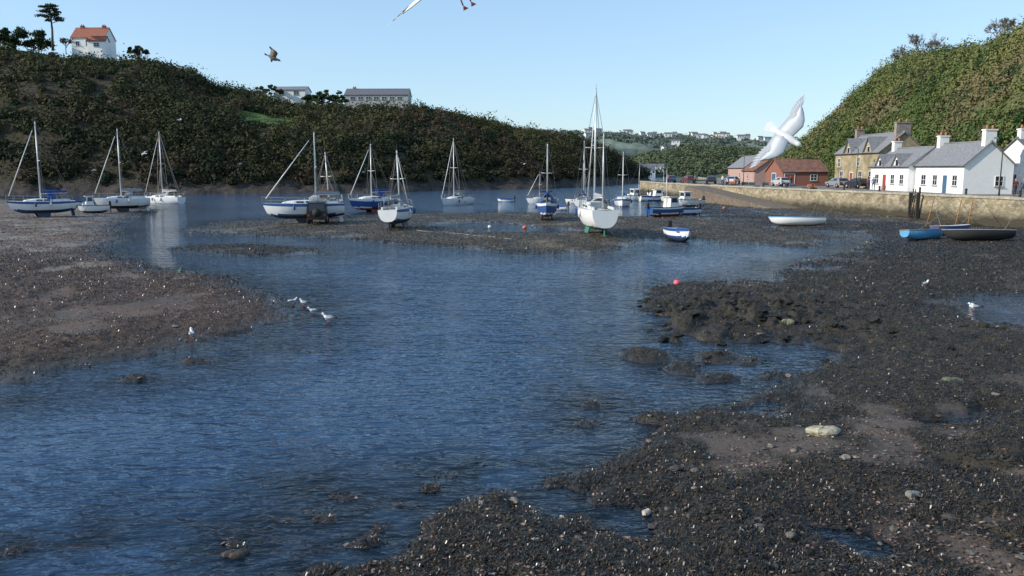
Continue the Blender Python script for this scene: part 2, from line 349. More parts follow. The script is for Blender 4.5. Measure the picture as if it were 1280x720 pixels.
def leaves(name,cx,cy,cz,rad,hf,per,ls,colr,mt,parent=None,shell=.45,var=.45,nj=.28):
    n=len(cx); N_=n*per
    d=rng.normal(size=(N_,3)); d[:,2]=np.abs(d[:,2])*1.0-.25; d/=np.linalg.norm(d,axis=1)[:,None]
    rr=(shell+(1-shell)*rng.random(N_)**.5); ci=np.repeat(np.arange(n),per)
    ph_=rng.random((n,3))*6.28; lump=1+.28*np.sin(d[:,0]*5+ph_[ci,0])*np.sin(d[:,1]*5+ph_[ci,1])+.15*np.sin(d[:,2]*9+ph_[ci,2])
    p=d*(rr*lump)[:,None]*np.stack([rad[ci],rad[ci],rad[ci]*hf[ci]],1)+np.stack([cx,cy,cz],1)[ci]
    nm=d+rng.normal(size=(N_,3))*nj; nm/=np.linalg.norm(nm,axis=1)[:,None]
    t=np.cross(nm,rng.normal(size=(N_,3))); t/=np.linalg.norm(t,axis=1)[:,None]; bt=np.cross(nm,t)
    s=(ls*(.6+.8*rng.random(N_)))[:,None]
    V=np.stack([p-t*s,p-bt*s*.6,p+t*s,p+bt*s*.6],1)
    cc=colr[ci]*(1-var/2+var*rng.random((N_,1)))
    return mesh_np(name,V.reshape(-1,3),np.arange(N_*4).reshape(-1,4),mt,np.repeat(cc,4,0),False,parent)
leafm=attr_mat('foliage',.85,.15)
hillm=attr_mat('hillside_scrub',.9,0,.9,.5,.8,.5)
def az(a,d): return (a*d,d)
af=[-1.4,-1.1,-.64,-.34,-.19,-.04,.06,.12,.165,.2]; fd=[140,150,161,165,172,198,212,250,300,345]
lh=[(-1.4,225,48),(-1.1,230,46),(-.8,238,43),(-.64,240,40),(-.54,240,37),(-.44,240,35),(-.395,242,32),(-.37,245,28.5),(-.31,250,26.5),(-.24,255,24),(-.19,260,24),(-.14,265,24),(-.08,275,23.5),(-.02,290,20),(.04,310,17.5),(.10,330,14.5),(.135,345,9),(.16,350,3.5),(.178,352,-1)]
ctrl=[]
for a_,d_,z_ in lh:
    f_=np.interp(a_,af,fd); ctrl.append((*az(a_,f_),-1.0,*az(a_,d_),z_))
HL=Hill(ctrl,3.0,101,1.45)
def colL(x,y,z,v):
    t=fbm(x/20,y/20,4,44)*.5+.5; cc=lerp(c(.034,.028,.016),c(.065,.055,.028),t)
    rock=1-sst(1.2,3.2,z); cc=lerp(cc,c(.05,.042,.036),rock)
    fld=np.maximum(sst(.88,.95,v),sst(.44,.48,v)*sst(.74,.70,v)*(x/y>-.34)*(x/y<-.265)); cc=lerp(cc,c(.075,.125,.03),fld); return cc
HL.mesh('hill',hillm,colL,420,150)
u=rng.random(6000); v=rng.random(6000)*1.25
x,y,z=HL.at(u,v)
clear=((x/y>-.335)&(x/y<-.27)&(v>.45)&(v<.72))|((x/y<-.56)&(v>.86)&(v<1.12)&(rng.random(len(x))<.92))|(z<2.0)
for hx,w_ in((-.522,.03),(-.277,.022),(-.165,.042)):
    clear|=(np.abs(x/y-hx)<w_)&(v>.93)&(v<1.25)
k=~clear; x,y,z,v=x[k],y[k],z[k],v[k]
t=fbm(x/25,y/25,3,70)*.5+.5; t2=rng.random(len(x)); t3=sst(.48,.62,fbm(x/13,y/9,3,79)*.5+.5)
cc=lerp(c(.036,.042,.017),c(.095,.092,.034),np.clip(t*1.6+t2*.3-.45,0,1)); cc=lerp(cc,c(.085,.058,.034),t3*.75); cc=np.where((t2<.18)[:,None],c(.024,.042,.017),cc)
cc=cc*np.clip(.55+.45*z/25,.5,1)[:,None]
rad=1.0+2.8*rng.random(len(x))**2; rad=np.where(t3>.6,rad*.75,rad)
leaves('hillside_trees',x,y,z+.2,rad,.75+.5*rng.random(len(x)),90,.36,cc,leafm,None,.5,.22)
# right hill
rc=[(58,20,2,90,20,30),(58,60,2,88,60,30),(58,95,2,87,95,30),(58,120,2,87,124,29.5),(58,130,2,87,137,28),(58,140,2,87,150,25.6),(58,150,2,87,165,27),(59,165,2,87,180,28.5),(60,178,2,87,193,27),(61,190,2,87,203,22),(62,200,2,87,213,17.5),(64,212,2,87,226,12.5),(66,225,2,87,242,7),(68,240,1,88,262,2.0)]
HR=Hill(rc,2.6,201,1.2,2.2)
def colR(x,y,z,v):
    t=fbm(x/14,y/14,4,45)*.5+.5; cc=lerp(c(.07,.085,.03),c(.15,.14,.065),t); return cc
HR.mesh('hill',hillm,colR,220,120)
u=rng.random(5600)**1.0; v=.02+rng.random(5600)*1.2
x,y,z=HR.at(u,v); k=(y>45)&((y<230)|(v<.8)); x,y,z,v=x[k],y[k],z[k],v[k]
t=fbm(x/11,y/11,3,72)*.5+.5; t2=rng.random(len(x)); t3=sst(.5,.62,fbm(x/9,y/12,3,81)*.5+.5)
cc=lerp(c(.075,.115,.032),c(.20,.195,.07),np.clip(t*1.8+t2*.3-.6,0,1)); cc=lerp(cc,c(.20,.15,.085),t3*.6); cc=np.where((t2<.17)[:,None],c(.045,.08,.03),cc)
rad=.7+2.4*rng.random(len(x))**2.2; rad=np.where(t3>.6,rad*.7,rad)
leaves('hillside_trees',x,y,z+.2,rad,.8+.6*rng.random(len(x)),125,.22,cc,leafm,None,.5,.22)
# distant hills
dh=[]
for px,yt in((560,158),(640,164),(690,167),(750,168),(800,172),(860,173),(900,172),(960,178),(1050,177),(1200,178)):
    a_=(px-640)/1000/1.011; el=(212-yt)/1000; dh.append((*az(a_,880),-1,*az(a_,1300),5+el*1300))
HD=Hill(dh,6,301,1.25,1.4)
def colD_haze(x,y,z,v):
    t=fbm(x/90,y/60,3,46)*.5+.5; cc=lerp(c(.09,.125,.11),c(.14,.17,.13),t); fld=sst(.5,.6,fbm(x/70,y/110,2,47)*.5+.5)*sst(.5,.7,v); return lerp(cc,c(.19,.23,.16),fld)  # aerial haze painted into the base colours: paler, blue-green with distance
farm=attr_mat('distant_hillside',.95,0,.03,.3)
HD.mesh('distant_hill',farm,colD_haze,240,60)
mh=[]
for px,yt in((770,216),(785,198),(810,190),(850,183),(900,183),(940,186),(990,189),(1060,192),(1150,197)):
    a_=(px-640)/1000/1.011; el=(212-yt)/1000; mh.append((*az(a_,520),-1,*az(a_,640),5+el*640-3))
HM=Hill(mh,3,401,1.3,1.5)
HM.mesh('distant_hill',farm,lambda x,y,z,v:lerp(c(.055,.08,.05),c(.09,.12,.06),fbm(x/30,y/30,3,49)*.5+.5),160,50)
u=rng.random(1500); v=rng.random(1500)*1.1; x,y,z=HM.at(u,v); t2=rng.random(1500)
cc=lerp(c(.055,.085,.052),c(.11,.13,.065),t2); k=z>1
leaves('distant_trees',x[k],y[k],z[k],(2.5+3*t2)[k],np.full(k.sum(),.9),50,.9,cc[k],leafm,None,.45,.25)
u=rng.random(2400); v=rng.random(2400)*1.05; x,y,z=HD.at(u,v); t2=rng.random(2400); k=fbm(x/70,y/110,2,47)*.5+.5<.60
cc=lerp(c(.09,.125,.11),c(.14,.17,.13),t2)  # far trees carry the same painted haze tint
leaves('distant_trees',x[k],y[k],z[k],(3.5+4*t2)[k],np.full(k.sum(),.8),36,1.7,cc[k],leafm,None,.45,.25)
white=mat('white_render',(.74,.74,.71),.8,0,.06,2); slate=mat('slate_roof',(.13,.13,.14),.7,0,.3,5,.3); glassm=mat('window_glass',(.03,.035,.045),.12,0,.1)
farw=mat('distant_render',(.66,.66,.64),.9,0,.1,.2)
mb=MB()
def cottage(mb,x,y,z,w,d,h,rr,wm_,rm,ang):
    ca,sa=math.cos(ang),math.sin(ang)
    T=lambda p:(x+p[0]*ca-p[1]*sa,y+p[0]*sa+p[1]*ca,z+p[2])
    v=[(-w/2,-d/2,-4),(w/2,-d/2,-4),(w/2,d/2,-4),(-w/2,d/2,-4),(-w/2,-d/2,h),(w/2,-d/2,h),(w/2,d/2,h),(-w/2,d/2,h),(-w/2,0,h+rr),(w/2,0,h+rr)]
    mb.add([T(p) for p in v],[(0,1,5,4),(2,3,7,6),(1,2,6,9,5),(3,0,4,8,7)],wm_)
    o=.25; v=[(-w/2-o,-d/2-o,h-.1),(w/2+o,-d/2-o,h-.1),(w/2+o,0,h+rr+.15),(-w/2-o,0,h+rr+.15),(w/2+o,d/2+o,h-.1),(-w/2-o,d/2+o,h-.1)]
    mb.add([T(p) for p in v],[(0,1,2,3),(3,2,4,5)],rm)
    for i in range(max(2,int(w/4))):
        cxw=-w/2+w*(i+.5)/max(2,int(w/4)); mb.add([T(p) for p in [(cxw-.6,-d/2-.05,h*.3),(cxw+.6,-d/2-.05,h*.3),(cxw+.6,-d/2-.05,h*.8),(cxw-.6,-d/2-.05,h*.8)]],[(0,1,2,3)],glassm)
for i in range(44):
    u_=random.uniform(.28,.85); v_=random.choice([random.uniform(.8,1.0),random.uniform(.9,1.02),random.uniform(.4,.9)])
    x,y,z=[float(q[0]) for q in HD.at(np.array([u_]),np.array([v_]))]
    cottage(mb,x,y,z+2.6,random.uniform(6,14),7,random.uniform(2.8,4.4),2.2,farw,slate,random.uniform(-.5,.5))
for i in range(9):
    u_=random.uniform(.08,.32); x,y,z=[float(q[0]) for q in HM.at(np.array([u_]),np.array([random.uniform(.02,.16)]))]
    cottage(mb,x,y,z+1.2,random.uniform(4,8),5,3.0,1.6,farw,slate,random.uniform(-.4,.4))
mb.build('distant_village')
# ---------------------------------------------------------------- houses
cream=mat('white_paint',(.80,.80,.78),.6,0,.04,3); redroof=mat('red_tile_roof',(.30,.10,.06),.8,0,.3,4,.3); stonegrey=mat('chimney_stone',(.25,.22,.19),.9,0,.3,3,.4)
potm=mat('clay_pot',(.35,.15,.08),.8)
def stone_mat(name,c1,c2,scale,algae=False,mort=(.30,.27,.21)):
    m,nt,N,L,b=nodes(name); tc=N.new('ShaderNodeTexCoord')
    mp=N.new('ShaderNodeMapping'); mp.inputs['Scale'].default_value=(1,1,1.7); L.new(tc.outputs['Object'],mp.inputs[0])
    vo=N.new('ShaderNodeTexVoronoi'); vo.inputs['Scale'].default_value=scale; L.new(mp.outputs[0],vo.inputs['Vector'])
    ve=N.new('ShaderNodeTexVoronoi'); ve.feature='DISTANCE_TO_EDGE'; ve.inputs['Scale'].default_value=scale; L.new(mp.outputs[0],ve.inputs['Vector'])
    sep=N.new('ShaderNodeSeparateColor'); L.new(vo.outputs['Color'],sep.inputs[0])
    mx=N.new('ShaderNodeMix'); mx.data_type='RGBA'; mx.inputs[6].default_value=(*c1,1); mx.inputs[7].default_value=(*c2,1); L.new(sep.outputs[0],mx.inputs[0])
    lt=N.new('ShaderNodeMapRange'); lt.inputs[1].default_value=0; lt.inputs[2].default_value=.08; L.new(ve.outputs['Distance'],lt.inputs[0])
    m2=N.new('ShaderNodeMix'); m2.data_type='RGBA'; m2.inputs[6].default_value=(*mort,1); L.new(mx.outputs[2],m2.inputs[7]); L.new(lt.outputs[0],m2.inputs[0])
    n=N.new('ShaderNodeTexNoise'); n.inputs['Scale'].default_value=.6; n.inputs['Detail'].default_value=6; L.new(tc.outputs['Object'],n.inputs['Vector'])
    mr=N.new('ShaderNodeMapRange'); mr.inputs[1].default_value=.3; mr.inputs[2].default_value=.7; mr.inputs[3].default_value=.55; mr.inputs[4].default_value=1.3; L.new(n.outputs['Fac'],mr.inputs[0])
    vm=N.new('ShaderNodeVectorMath'); vm.operation='SCALE'; L.new(m2.outputs[2],vm.inputs[0]); L.new(mr.outputs[0],vm.inputs['Scale']); out=vm.outputs[0]
    if algae:
        sx=N.new('ShaderNodeSeparateXYZ'); L.new(tc.outputs['Object'],sx.inputs[0])
        ad=N.new('ShaderNodeMath'); ad.operation='MULTIPLY_ADD'; L.new(n.outputs['Fac'],ad.inputs[0]); ad.inputs[1].default_value=-1.8; L.new(sx.outputs['Z'],ad.inputs[2])
        ar=N.new('ShaderNodeMapRange'); ar.inputs[1].default_value=-.25; ar.inputs[2].default_value=.55; L.new(ad.outputs[0],ar.inputs[0])
        m3=N.new('ShaderNodeMix'); m3.data_type='RGBA'; m3.inputs[6].default_value=(.045,.038,.022,1); L.new(out,m3.inputs[7]); L.new(ar.outputs[0],m3.inputs[0]); out=m3.outputs[2]
    L.new(out,b.inputs['Base Color']); b.inputs['Roughness'].default_value=.9
    bp=N.new('ShaderNodeBump'); bp.inputs['Strength'].default_value=.7; bp.inputs['Distance'].default_value=.05; L.new(lt.outputs[0],bp.inputs['Height']); L.new(bp.outputs[0],b.inputs['Normal'])
    return m
quaystone=stone_mat('quay_stone',(.20,.16,.09),(.38,.32,.21),2.2,True)
yellowstone=stone_mat('buff_stone',(.30,.24,.14),(.42,.34,.19),3.0)
pinkm=mat('pink_render',(.42,.27,.23),.85,0,.12,2); brickred=mat('red_brick',(.24,.10,.07),.85,0,.25,6); rust=mat('rusty_tin_roof',(.19,.09,.055),.75,0,.4,1.5,.2); slate2=mat('pale_slate_roof',(.20,.20,.205),.6,0,.25,4,.3)
frame_m=mat('window_frame_white',(.75,.75,.73),.5); door_m=mat('painted_door',(.05,.12,.2),.5); door_r=mat('painted_door_red',(.3,.05,.04),.5); gut=mat('black_gutter',(.02,.02,.02),.4)
def house(name,x0,x1,y0,y1,zb,ze,zr,axis,wallm,roofm,wins=(),chims=(),dorm=(),roofo=.22):
    e=empty(name,((x0+x1)/2,(y0+y1)/2,zb)); w=(x1-x0)/2; d=(y1-y0)/2; h=ze-zb; r=zr-zb
    mb=MB()
    if axis=='y':
        v=[(-w,-d,-3),(w,-d,-3),(w,d,-3),(-w,d,-3),(-w,-d,h),(w,-d,h),(w,d,h),(-w,d,h),(0,-d,r),(0,d,r)]
        f=[(0,1,5,8,4),(2,3,7,9,6),(1,2,6,5),(3,0,4,7)]
    else:
        v=[(-w,-d,-3),(w,-d,-3),(w,d,-3),(-w,d,-3),(-w,-d,h),(w,-d,h),(w,d,h),(-w,d,h),(-w,0,r),(w,0,r)]
        f=[(0,1,5,4),(2,3,7,6),(1,2,6,9,5),(3,0,4,8,7)]
    mb.add(v,f,wallm); mb.build('walls',e)
    mb=MB(); o=roofo; th=.14
    def slab(a,b_,c_,d_):
        up=[Vector(q)+Vector((0,0,.16)) for q in (a,b_,c_,d_)]; dn=[q-Vector((0,0,th)) for q in up]
        mb.add(up+dn,[(0,1,2,3),(7,6,5,4),(0,4,5,1),(1,5,6,2),(2,6,7,3),(3,7,4,0)],roofm)
    if axis=='y':
        sl=(r-h)/w
        slab((-w-o,-d-o,h-o*sl),(0,-d-o,r),(0,d+o,r),(-w-o,d+o,h-o*sl)); slab((0,-d-o,r+.002),(w+o,-d-o,h-o*sl),(w+o,d+o,h-o*sl),(0,d+o,r+.002))
        mb.tube((-w-o,-d-o,h-o*sl+.05),(-w-o,d+o,h-o*sl+.05),.06,.06,gut)
        mb.tube((0,-d-o,r+.18),(0,d+o,r+.18),.09,.09,roofm)
    else:
        sl=(r-h)/d
        slab((-w-o,-d-o,h-o*sl),(w+o,-d-o,h-o*sl),(w+o,0,r),(-w-o,0,r)); slab((-w-o,0,r+.002),(w+o,0,r+.002),(w+o,d+o,h-o*sl),(-w-o,d+o,h-o*sl))
        mb.tube((-w-o,-d-o,h-o*sl+.05),(w+o,-d-o,h-o*sl+.05),.06,.06,gut)
        mb.tube((-w-o,0,r+.18),(w+o,0,r+.18),.09,.09,roofm)
    for (cy_,dw,dz) in dorm:
        zt=h+dz; back=w*.9
        A=(-w-.03,cy_-dw/2,h-.3);B=(-w-.03,cy_+dw/2,h-.3);C=(-w-.03,cy_+dw/2,h+.2);D=(-w-.03,cy_-dw/2,h+.2);T=(-w-.03,cy_,zt)
        mb.add([A,B,C,T,D],[(0,4,3,2,1)],wallm)
        for s_ in(-1,1):
            q=[(-w-.3,cy_+s_*(dw/2+.2),h+.05),(-w-.3,cy_,zt+.12),(-w+back,cy_,zt+.12),(-w+.3,cy_+s_*(dw/2+.2),h+.05)]
            mb.add(q+[(p[0],p[1],p[2]-.1) for p in q],[(0,1,2,3),(7,6,5,4),(0,4,5,1),(3,2,6,7),(0,3,7,4)],roofm)
        mb.box((-w-.06,cy_-.45,h-.05),(-w-.035,cy_+.45,h+.9),frame_m); mb.box((-w-.075,cy_-.36,h+.04),(-w-.062,cy_+.36,h+.82),glassm)
    mb.build('roof',e)
    if wins:
        mb=MB()
        for face,al,z,ww,hh,kd in wins:
            def bx(a0,a1,z0,z1,p0,p1,m):
                if face=='-x': mb.box((-w-p1,a0,z0),(-w-p0,a1,z1),m)
                else: mb.box((a0,-d-p1,z0),(a1,-d-p0,z1),m)
            if kd=='w':
                bx(al-ww/2,al+ww/2,z,z+hh,.002,.03,glassm)
                t=.07
                bx(al-ww/2-t,al-ww/2,z-t,z+hh+t,.002,.06,frame_m); bx(al+ww/2,al+ww/2+t,z-t,z+hh+t,.002,.06,frame_m)
                bx(al-ww/2,al+ww/2,z+hh,z+hh+t,.002,.055,frame_m); bx(al-ww/2-.12,al+ww/2+.12,z-t-.08,z-t-.001,.002,.14,stonegrey); bx(al-ww/2,al+ww/2,z-t,z,.002,.055,frame_m)
                bx(al-.025,al+.025,z,z+hh,.031,.05,frame_m); bx(al-ww/2,al+ww/2,z+hh*.5-.02,z+hh*.5+.02,.031,.048,frame_m)
            else:
                bx(al-ww/2,al+ww/2,0,hh,.002,.04,door_m if kd=='d' else door_r); bx(al-ww/2-.1,al-ww/2,0,hh+.1,.002,.07,frame_m); bx(al+ww/2,al+ww/2+.1,0,hh+.1,.002,.07,frame_m); bx(al-ww/2,al+ww/2,hh,hh+.1,.002,.068,frame_m)
        mb.build('windows_and_doors',e)
    if chims:
        mb=MB()
        for cx_,cy_,cw,ch_,m in chims:
            mb.box((cx_-cw,cy_-.35,h),(cx_+cw,cy_+.35,r+ch_),m); mb.box((cx_-cw-.08,cy_-.43,r+ch_),(cx_+cw+.08,cy_+.43,r+ch_+.14),m)
            for k_ in(-1,1): mb.tube((cx_+k_*cw*.5,cy_,r+ch_+.14),(cx_+k_*cw*.5,cy_,r+ch_+.55),.14,.11,potm,8)
        mb.build('chimney',e)
    return e
QZ=2.35
house('white_cottage',49.2,54.6,88,98.5,QZ,5.5,7.9,'y',cream,slate2,[('-x',-3.6,.9,.9,1.1,'w'),('-x',-1.6,0,.9,2,'d'),('-x',.6,.9,.9,1.1,'w'),('-x',3.2,.9,1.0,1.1,'w'),('-y',1.2,.9,.8,1.0,'w')],[(0,-4.8,.6,1.3,white),(0,4.6,.55,1.0,white)])
house('white_cottage',48.4,54.2,98.7,109,QZ,5.4,7.6,'y',cream,slate2,[('-x',-3.6,.9,.9,1.1,'w'),('-x',-1.2,.9,.9,1.1,'w'),('-x',1.0,0,.9,2,'r'),('-x',3.2,.9,1.0,1.1,'w')],[(0,4.4,.5,1.0,white)],[(-2.2,2.0,1.5),(2.4,2.0,1.5)])
house('stone_house',50.5,57.0,111.5,126.5,QZ,7.4,10.0,'y',yellowstone,slate2,[('-x',-5.2,.9,1.1,1.5,'w'),('-x',-1.8,.9,1.1,1.5,'w'),('-x',1.2,0,1.0,2.2,'r'),('-x',4.8,.9,1.1,1.5,'w'),('-x',-1.0,3.2,.9,1.2,'w'),('-x',5.9,3.1,.9,1.2,'w'),('-y',0,3.2,.8,1.1,'w')],[(0,-6.9,1.0,1.3,stonegrey),(0,6.8,.6,1.0,stonegrey)],[(-4.2,2.6,2.1),(2.6,2.6,2.1)])
house('white_house',56.6,64,86,96,QZ,5.6,8.4,'x',cream,slate,[('-y',-2.5,.9,.9,1.2,'w'),('-y',0,0,.9,2,'d'),('-x',0,1.0,.9,1.1,'w')],[(-3.1,0,.5,1.0,white)])
house('brick_boathouse',44.6,52.0,133,142,QZ,4.6,6.6,'x',brickred,rust,[('-y',-2.6,0,1.6,1.9,'r'),('-y',1.4,.9,1.0,.9,'w'),('-x',0,0,2.0,2.0,'d')])
house('pink_boathouse',46.0,52.0,160,172,QZ,5.4,7.6,'y',pinkm,slate2,[('-y',-1.4,1.2,.9,1.0,'w'),('-y',1.2,0,1.2,2.1,'d'),('-x',-3,1.1,.9,1,'w')])
house('stone_cottage',45,50,150,158,QZ,4.8,6.6,'y',pinkm,rust,[('-x',0,1,.9,1,'w')])
q=R(119,62,246); house('red_roofed_house',q.x-4.8,q.x+4.8,242,249,q.z-.4,q.z+2.9,q.z+6.0,'x',cream,redroof,[('-y',-3,1.0,1.0,1.2,'w'),('-y',0,1.0,1.2,1.2,'w'),('-y',3,1.0,1.0,1.2,'w')],[(-3,0,.5,.6,brickred),(3.4,0,.5,.6,brickred)])
house('garden_annexe',q.x+1,q.x+6.4,239.5,241.7,q.z-.6,q.z+1.6,q.z+2.8,'x',cream,redroof,[('-y',0,.6,1.6,1.0,'w')])
q=R(364,122,262); house('white_bungalow',q.x-5,q.x+5,260,268,q.z,q.z+2.2,q.z+3.4,'x',cream,slate2,[('-y',-2.5,.7,1.6,1.2,'w'),('-y',2.2,.7,1.6,1.2,'w')])
q=R(473,126,276); house('long_hotel',q.x-10.5,q.x+10.5,272,281,q.z-.3,q.z+1.6,q.z+3.8,'x',mat('grey_render',(.42,.42,.40),.8),slate,[('-y',k_*2.6,.3,1.7,1.0,'w') for k_ in range(-3,4)],[(-8,0,.5,.5,stonegrey)])
# ---------------------------------------------------------------- quay
wl=[(66,8),(57,26),(50.5,46),(43.9,68),(40.6,83),(36.6,100),(33.6,115),(30.4,131),(28.0,150),(27,170),(34,174),(50,200),(60,260)]
qpts=wl+[(140,300),(160,8)]
mb=MB(); asph=mat('quay_surface',(.18,.165,.145),.9,0,.25,1.2,.2)
mb.add([(x+ .2,y,QZ) for x,y in qpts],[tuple(range(len(qpts)))],asph); mb.build('quay_road')
cop=mat('quay_coping',(.33,.30,.24),.85,0,.25,3,.3)
fine_=[]
for i in range(len(wl)-1):
    a_=np.array(wl[i]);b_=np.array(wl[i+1]); k_=max(1,int(np.linalg.norm(b_-a_)/1.0))
    for j in range(k_): fine_.append(a_+(b_-a_)*j/k_)
fine_.append(np.array(wl[-1]))
fr1=[];fr2=[]
for i,p in enumerate(fine_):
    a_=fine_[max(0,i-1)];b_=fine_[min(len(fine_)-1,i+1)]; t=(b_-a_)/np.linalg.norm(b_-a_); nrm=np.array([-t[1],t[0]])
    if nrm[0]>0 and t[1]>0: nrm=-nrm
    j=lambda s_:s_*random.uniform(-1,1)
    rr=[]
    for zz2,o in((-.8,.55),(.3,.4+j(.05)),(.9,.3+j(.05)),(1.5,.18+j(.06)),(2.0,.1+j(.05)),(2.42,.03+j(.03)),(2.42,-.8),(-.8,-.8)):
        rr.append((p[0]+nrm[0]*o,p[1]+nrm[1]*o,zz2))
    fr1.append(rr)
    hj=random.uniform(0,.09)
    fr2.append([(p[0]+nrm[0]*.14,p[1]+nrm[1]*.14,2.425),(p[0]+nrm[0]*.14,p[1]+nrm[1]*.14,2.60+hj),(p[0]-nrm[0]*.4,p[1]-nrm[1]*.4,2.60+hj),(p[0]-nrm[0]*.4,p[1]-nrm[1]*.4,2.425)])
e=empty('quay_wall'); mb=MB(); mb.rings(fr1,quaystone,True,True,False); o=mb.build('wall',e)
mb=MB(); mb.rings(fr2,cop,True,True,False); mb.build('coping',e)
mb=MB(); sm_=mat('slipway_stone',(.14,.11,.08),.9,0,.3,2,.4)
A=np.array([30.6,128.0]);B=np.array([36.0,99.0]); n_=18; rs=[]
for i in range(n_+1):
    t=i/n_; p=A+(B-A)*t; z_=2.4-2.25*t
    rs.append([(p[0]-3.4,p[1],-.6),(p[0]-3.2,p[1],z_),(p[0]+.6,p[1],z_),(p[0]+.6,p[1],-.6)])
mb.rings(rs,sm_,True,True,False); mb.build('slipway')
mb=MB()
steel=mat('galvanised_steel',(.35,.35,.35),.5,.6); darkm=mat('dark_timber',(.03,.025,.02),.8)
p=np.array([41.0,81.2]); 
for s_ in(-.22,.22): mb.tube((p[0]-.62,p[1]+s_,-.1),(p[0]-.42,p[1]+s_,3.1),.05,.05,darkm)
for k_ in range(10): mb.tube((p[0]-.6+.02*k_,p[1]-.22,.1+.28*k_),(p[0]-.6+.02*k_,p[1]+.22,.1+.28*k_),.03,.03,darkm)
for k_ in(-.9,.6): mb.box((p[0]-.62,p[1]+k_-.1,-.1),(p[0]-.3,p[1]+k_+.1,2.7),darkm)
mb.build('quay_ladder')
def lamp(x,y,h=5.5):
    e=empty('street_lamp',(x,y,QZ)); mb=MB(); mb.tube((0,0,0),(0,0,1),.09,.08,darkm,8); mb.tube((0,0,1),(0,0,h),.06,.045,darkm,8); mb.tube((0,0,h),(-.7,0,h+.25),.035,.03,darkm); mb.build('post',e)
    mb=MB(); mb.box((-1.1,-.12,h+.15),(-.6,.12,h+.3),steel,.08,.03); mb.build('lantern',e)
lamp(49.9,82.5,5.6); lamp(47.8,112); lamp(43,150,5); lamp(37,172,5)
mb=MB()
for i in range(14):
    t=70+i*6; j=np.interp(t,[p_[1] for p_ in wl[3:10]],[p_[0] for p_ in wl[3:10]]); mb.tube((j+.7,t,QZ),(j+.7,t,QZ+.75),.12,.1,darkm,8); mb.ell((j+.7,t,QZ+.8),(.13,.13,.1),darkm,8,4)
mb.build('mooring_bollards')
mb=MB(); potc=mat('fishing_net',(.05,.09,.10),.9,0,.4,5)
for i in range(26):
    t=random.uniform(96,150); j=np.interp(t,[p_[1] for p_ in wl[3:10]],[p_[0] for p_ in wl[3:10]])+random.uniform(1.0,2.6); zz2=QZ+random.choice([0,0,.42])
    rs=[]
    for xx in np.linspace(-.4,.4,5): rs.append([(j+xx,t+.28*math.cos(a),zz2+.02+.4*max(0,math.sin(a))) for a in np.linspace(0,math.pi,7)])
    mb.rings(rs,random.choice([potc,darkm,potc,mat('orange_crate',(.4,.13,.05),.7)]),True,True,False)
mb.build('lobster_pots')
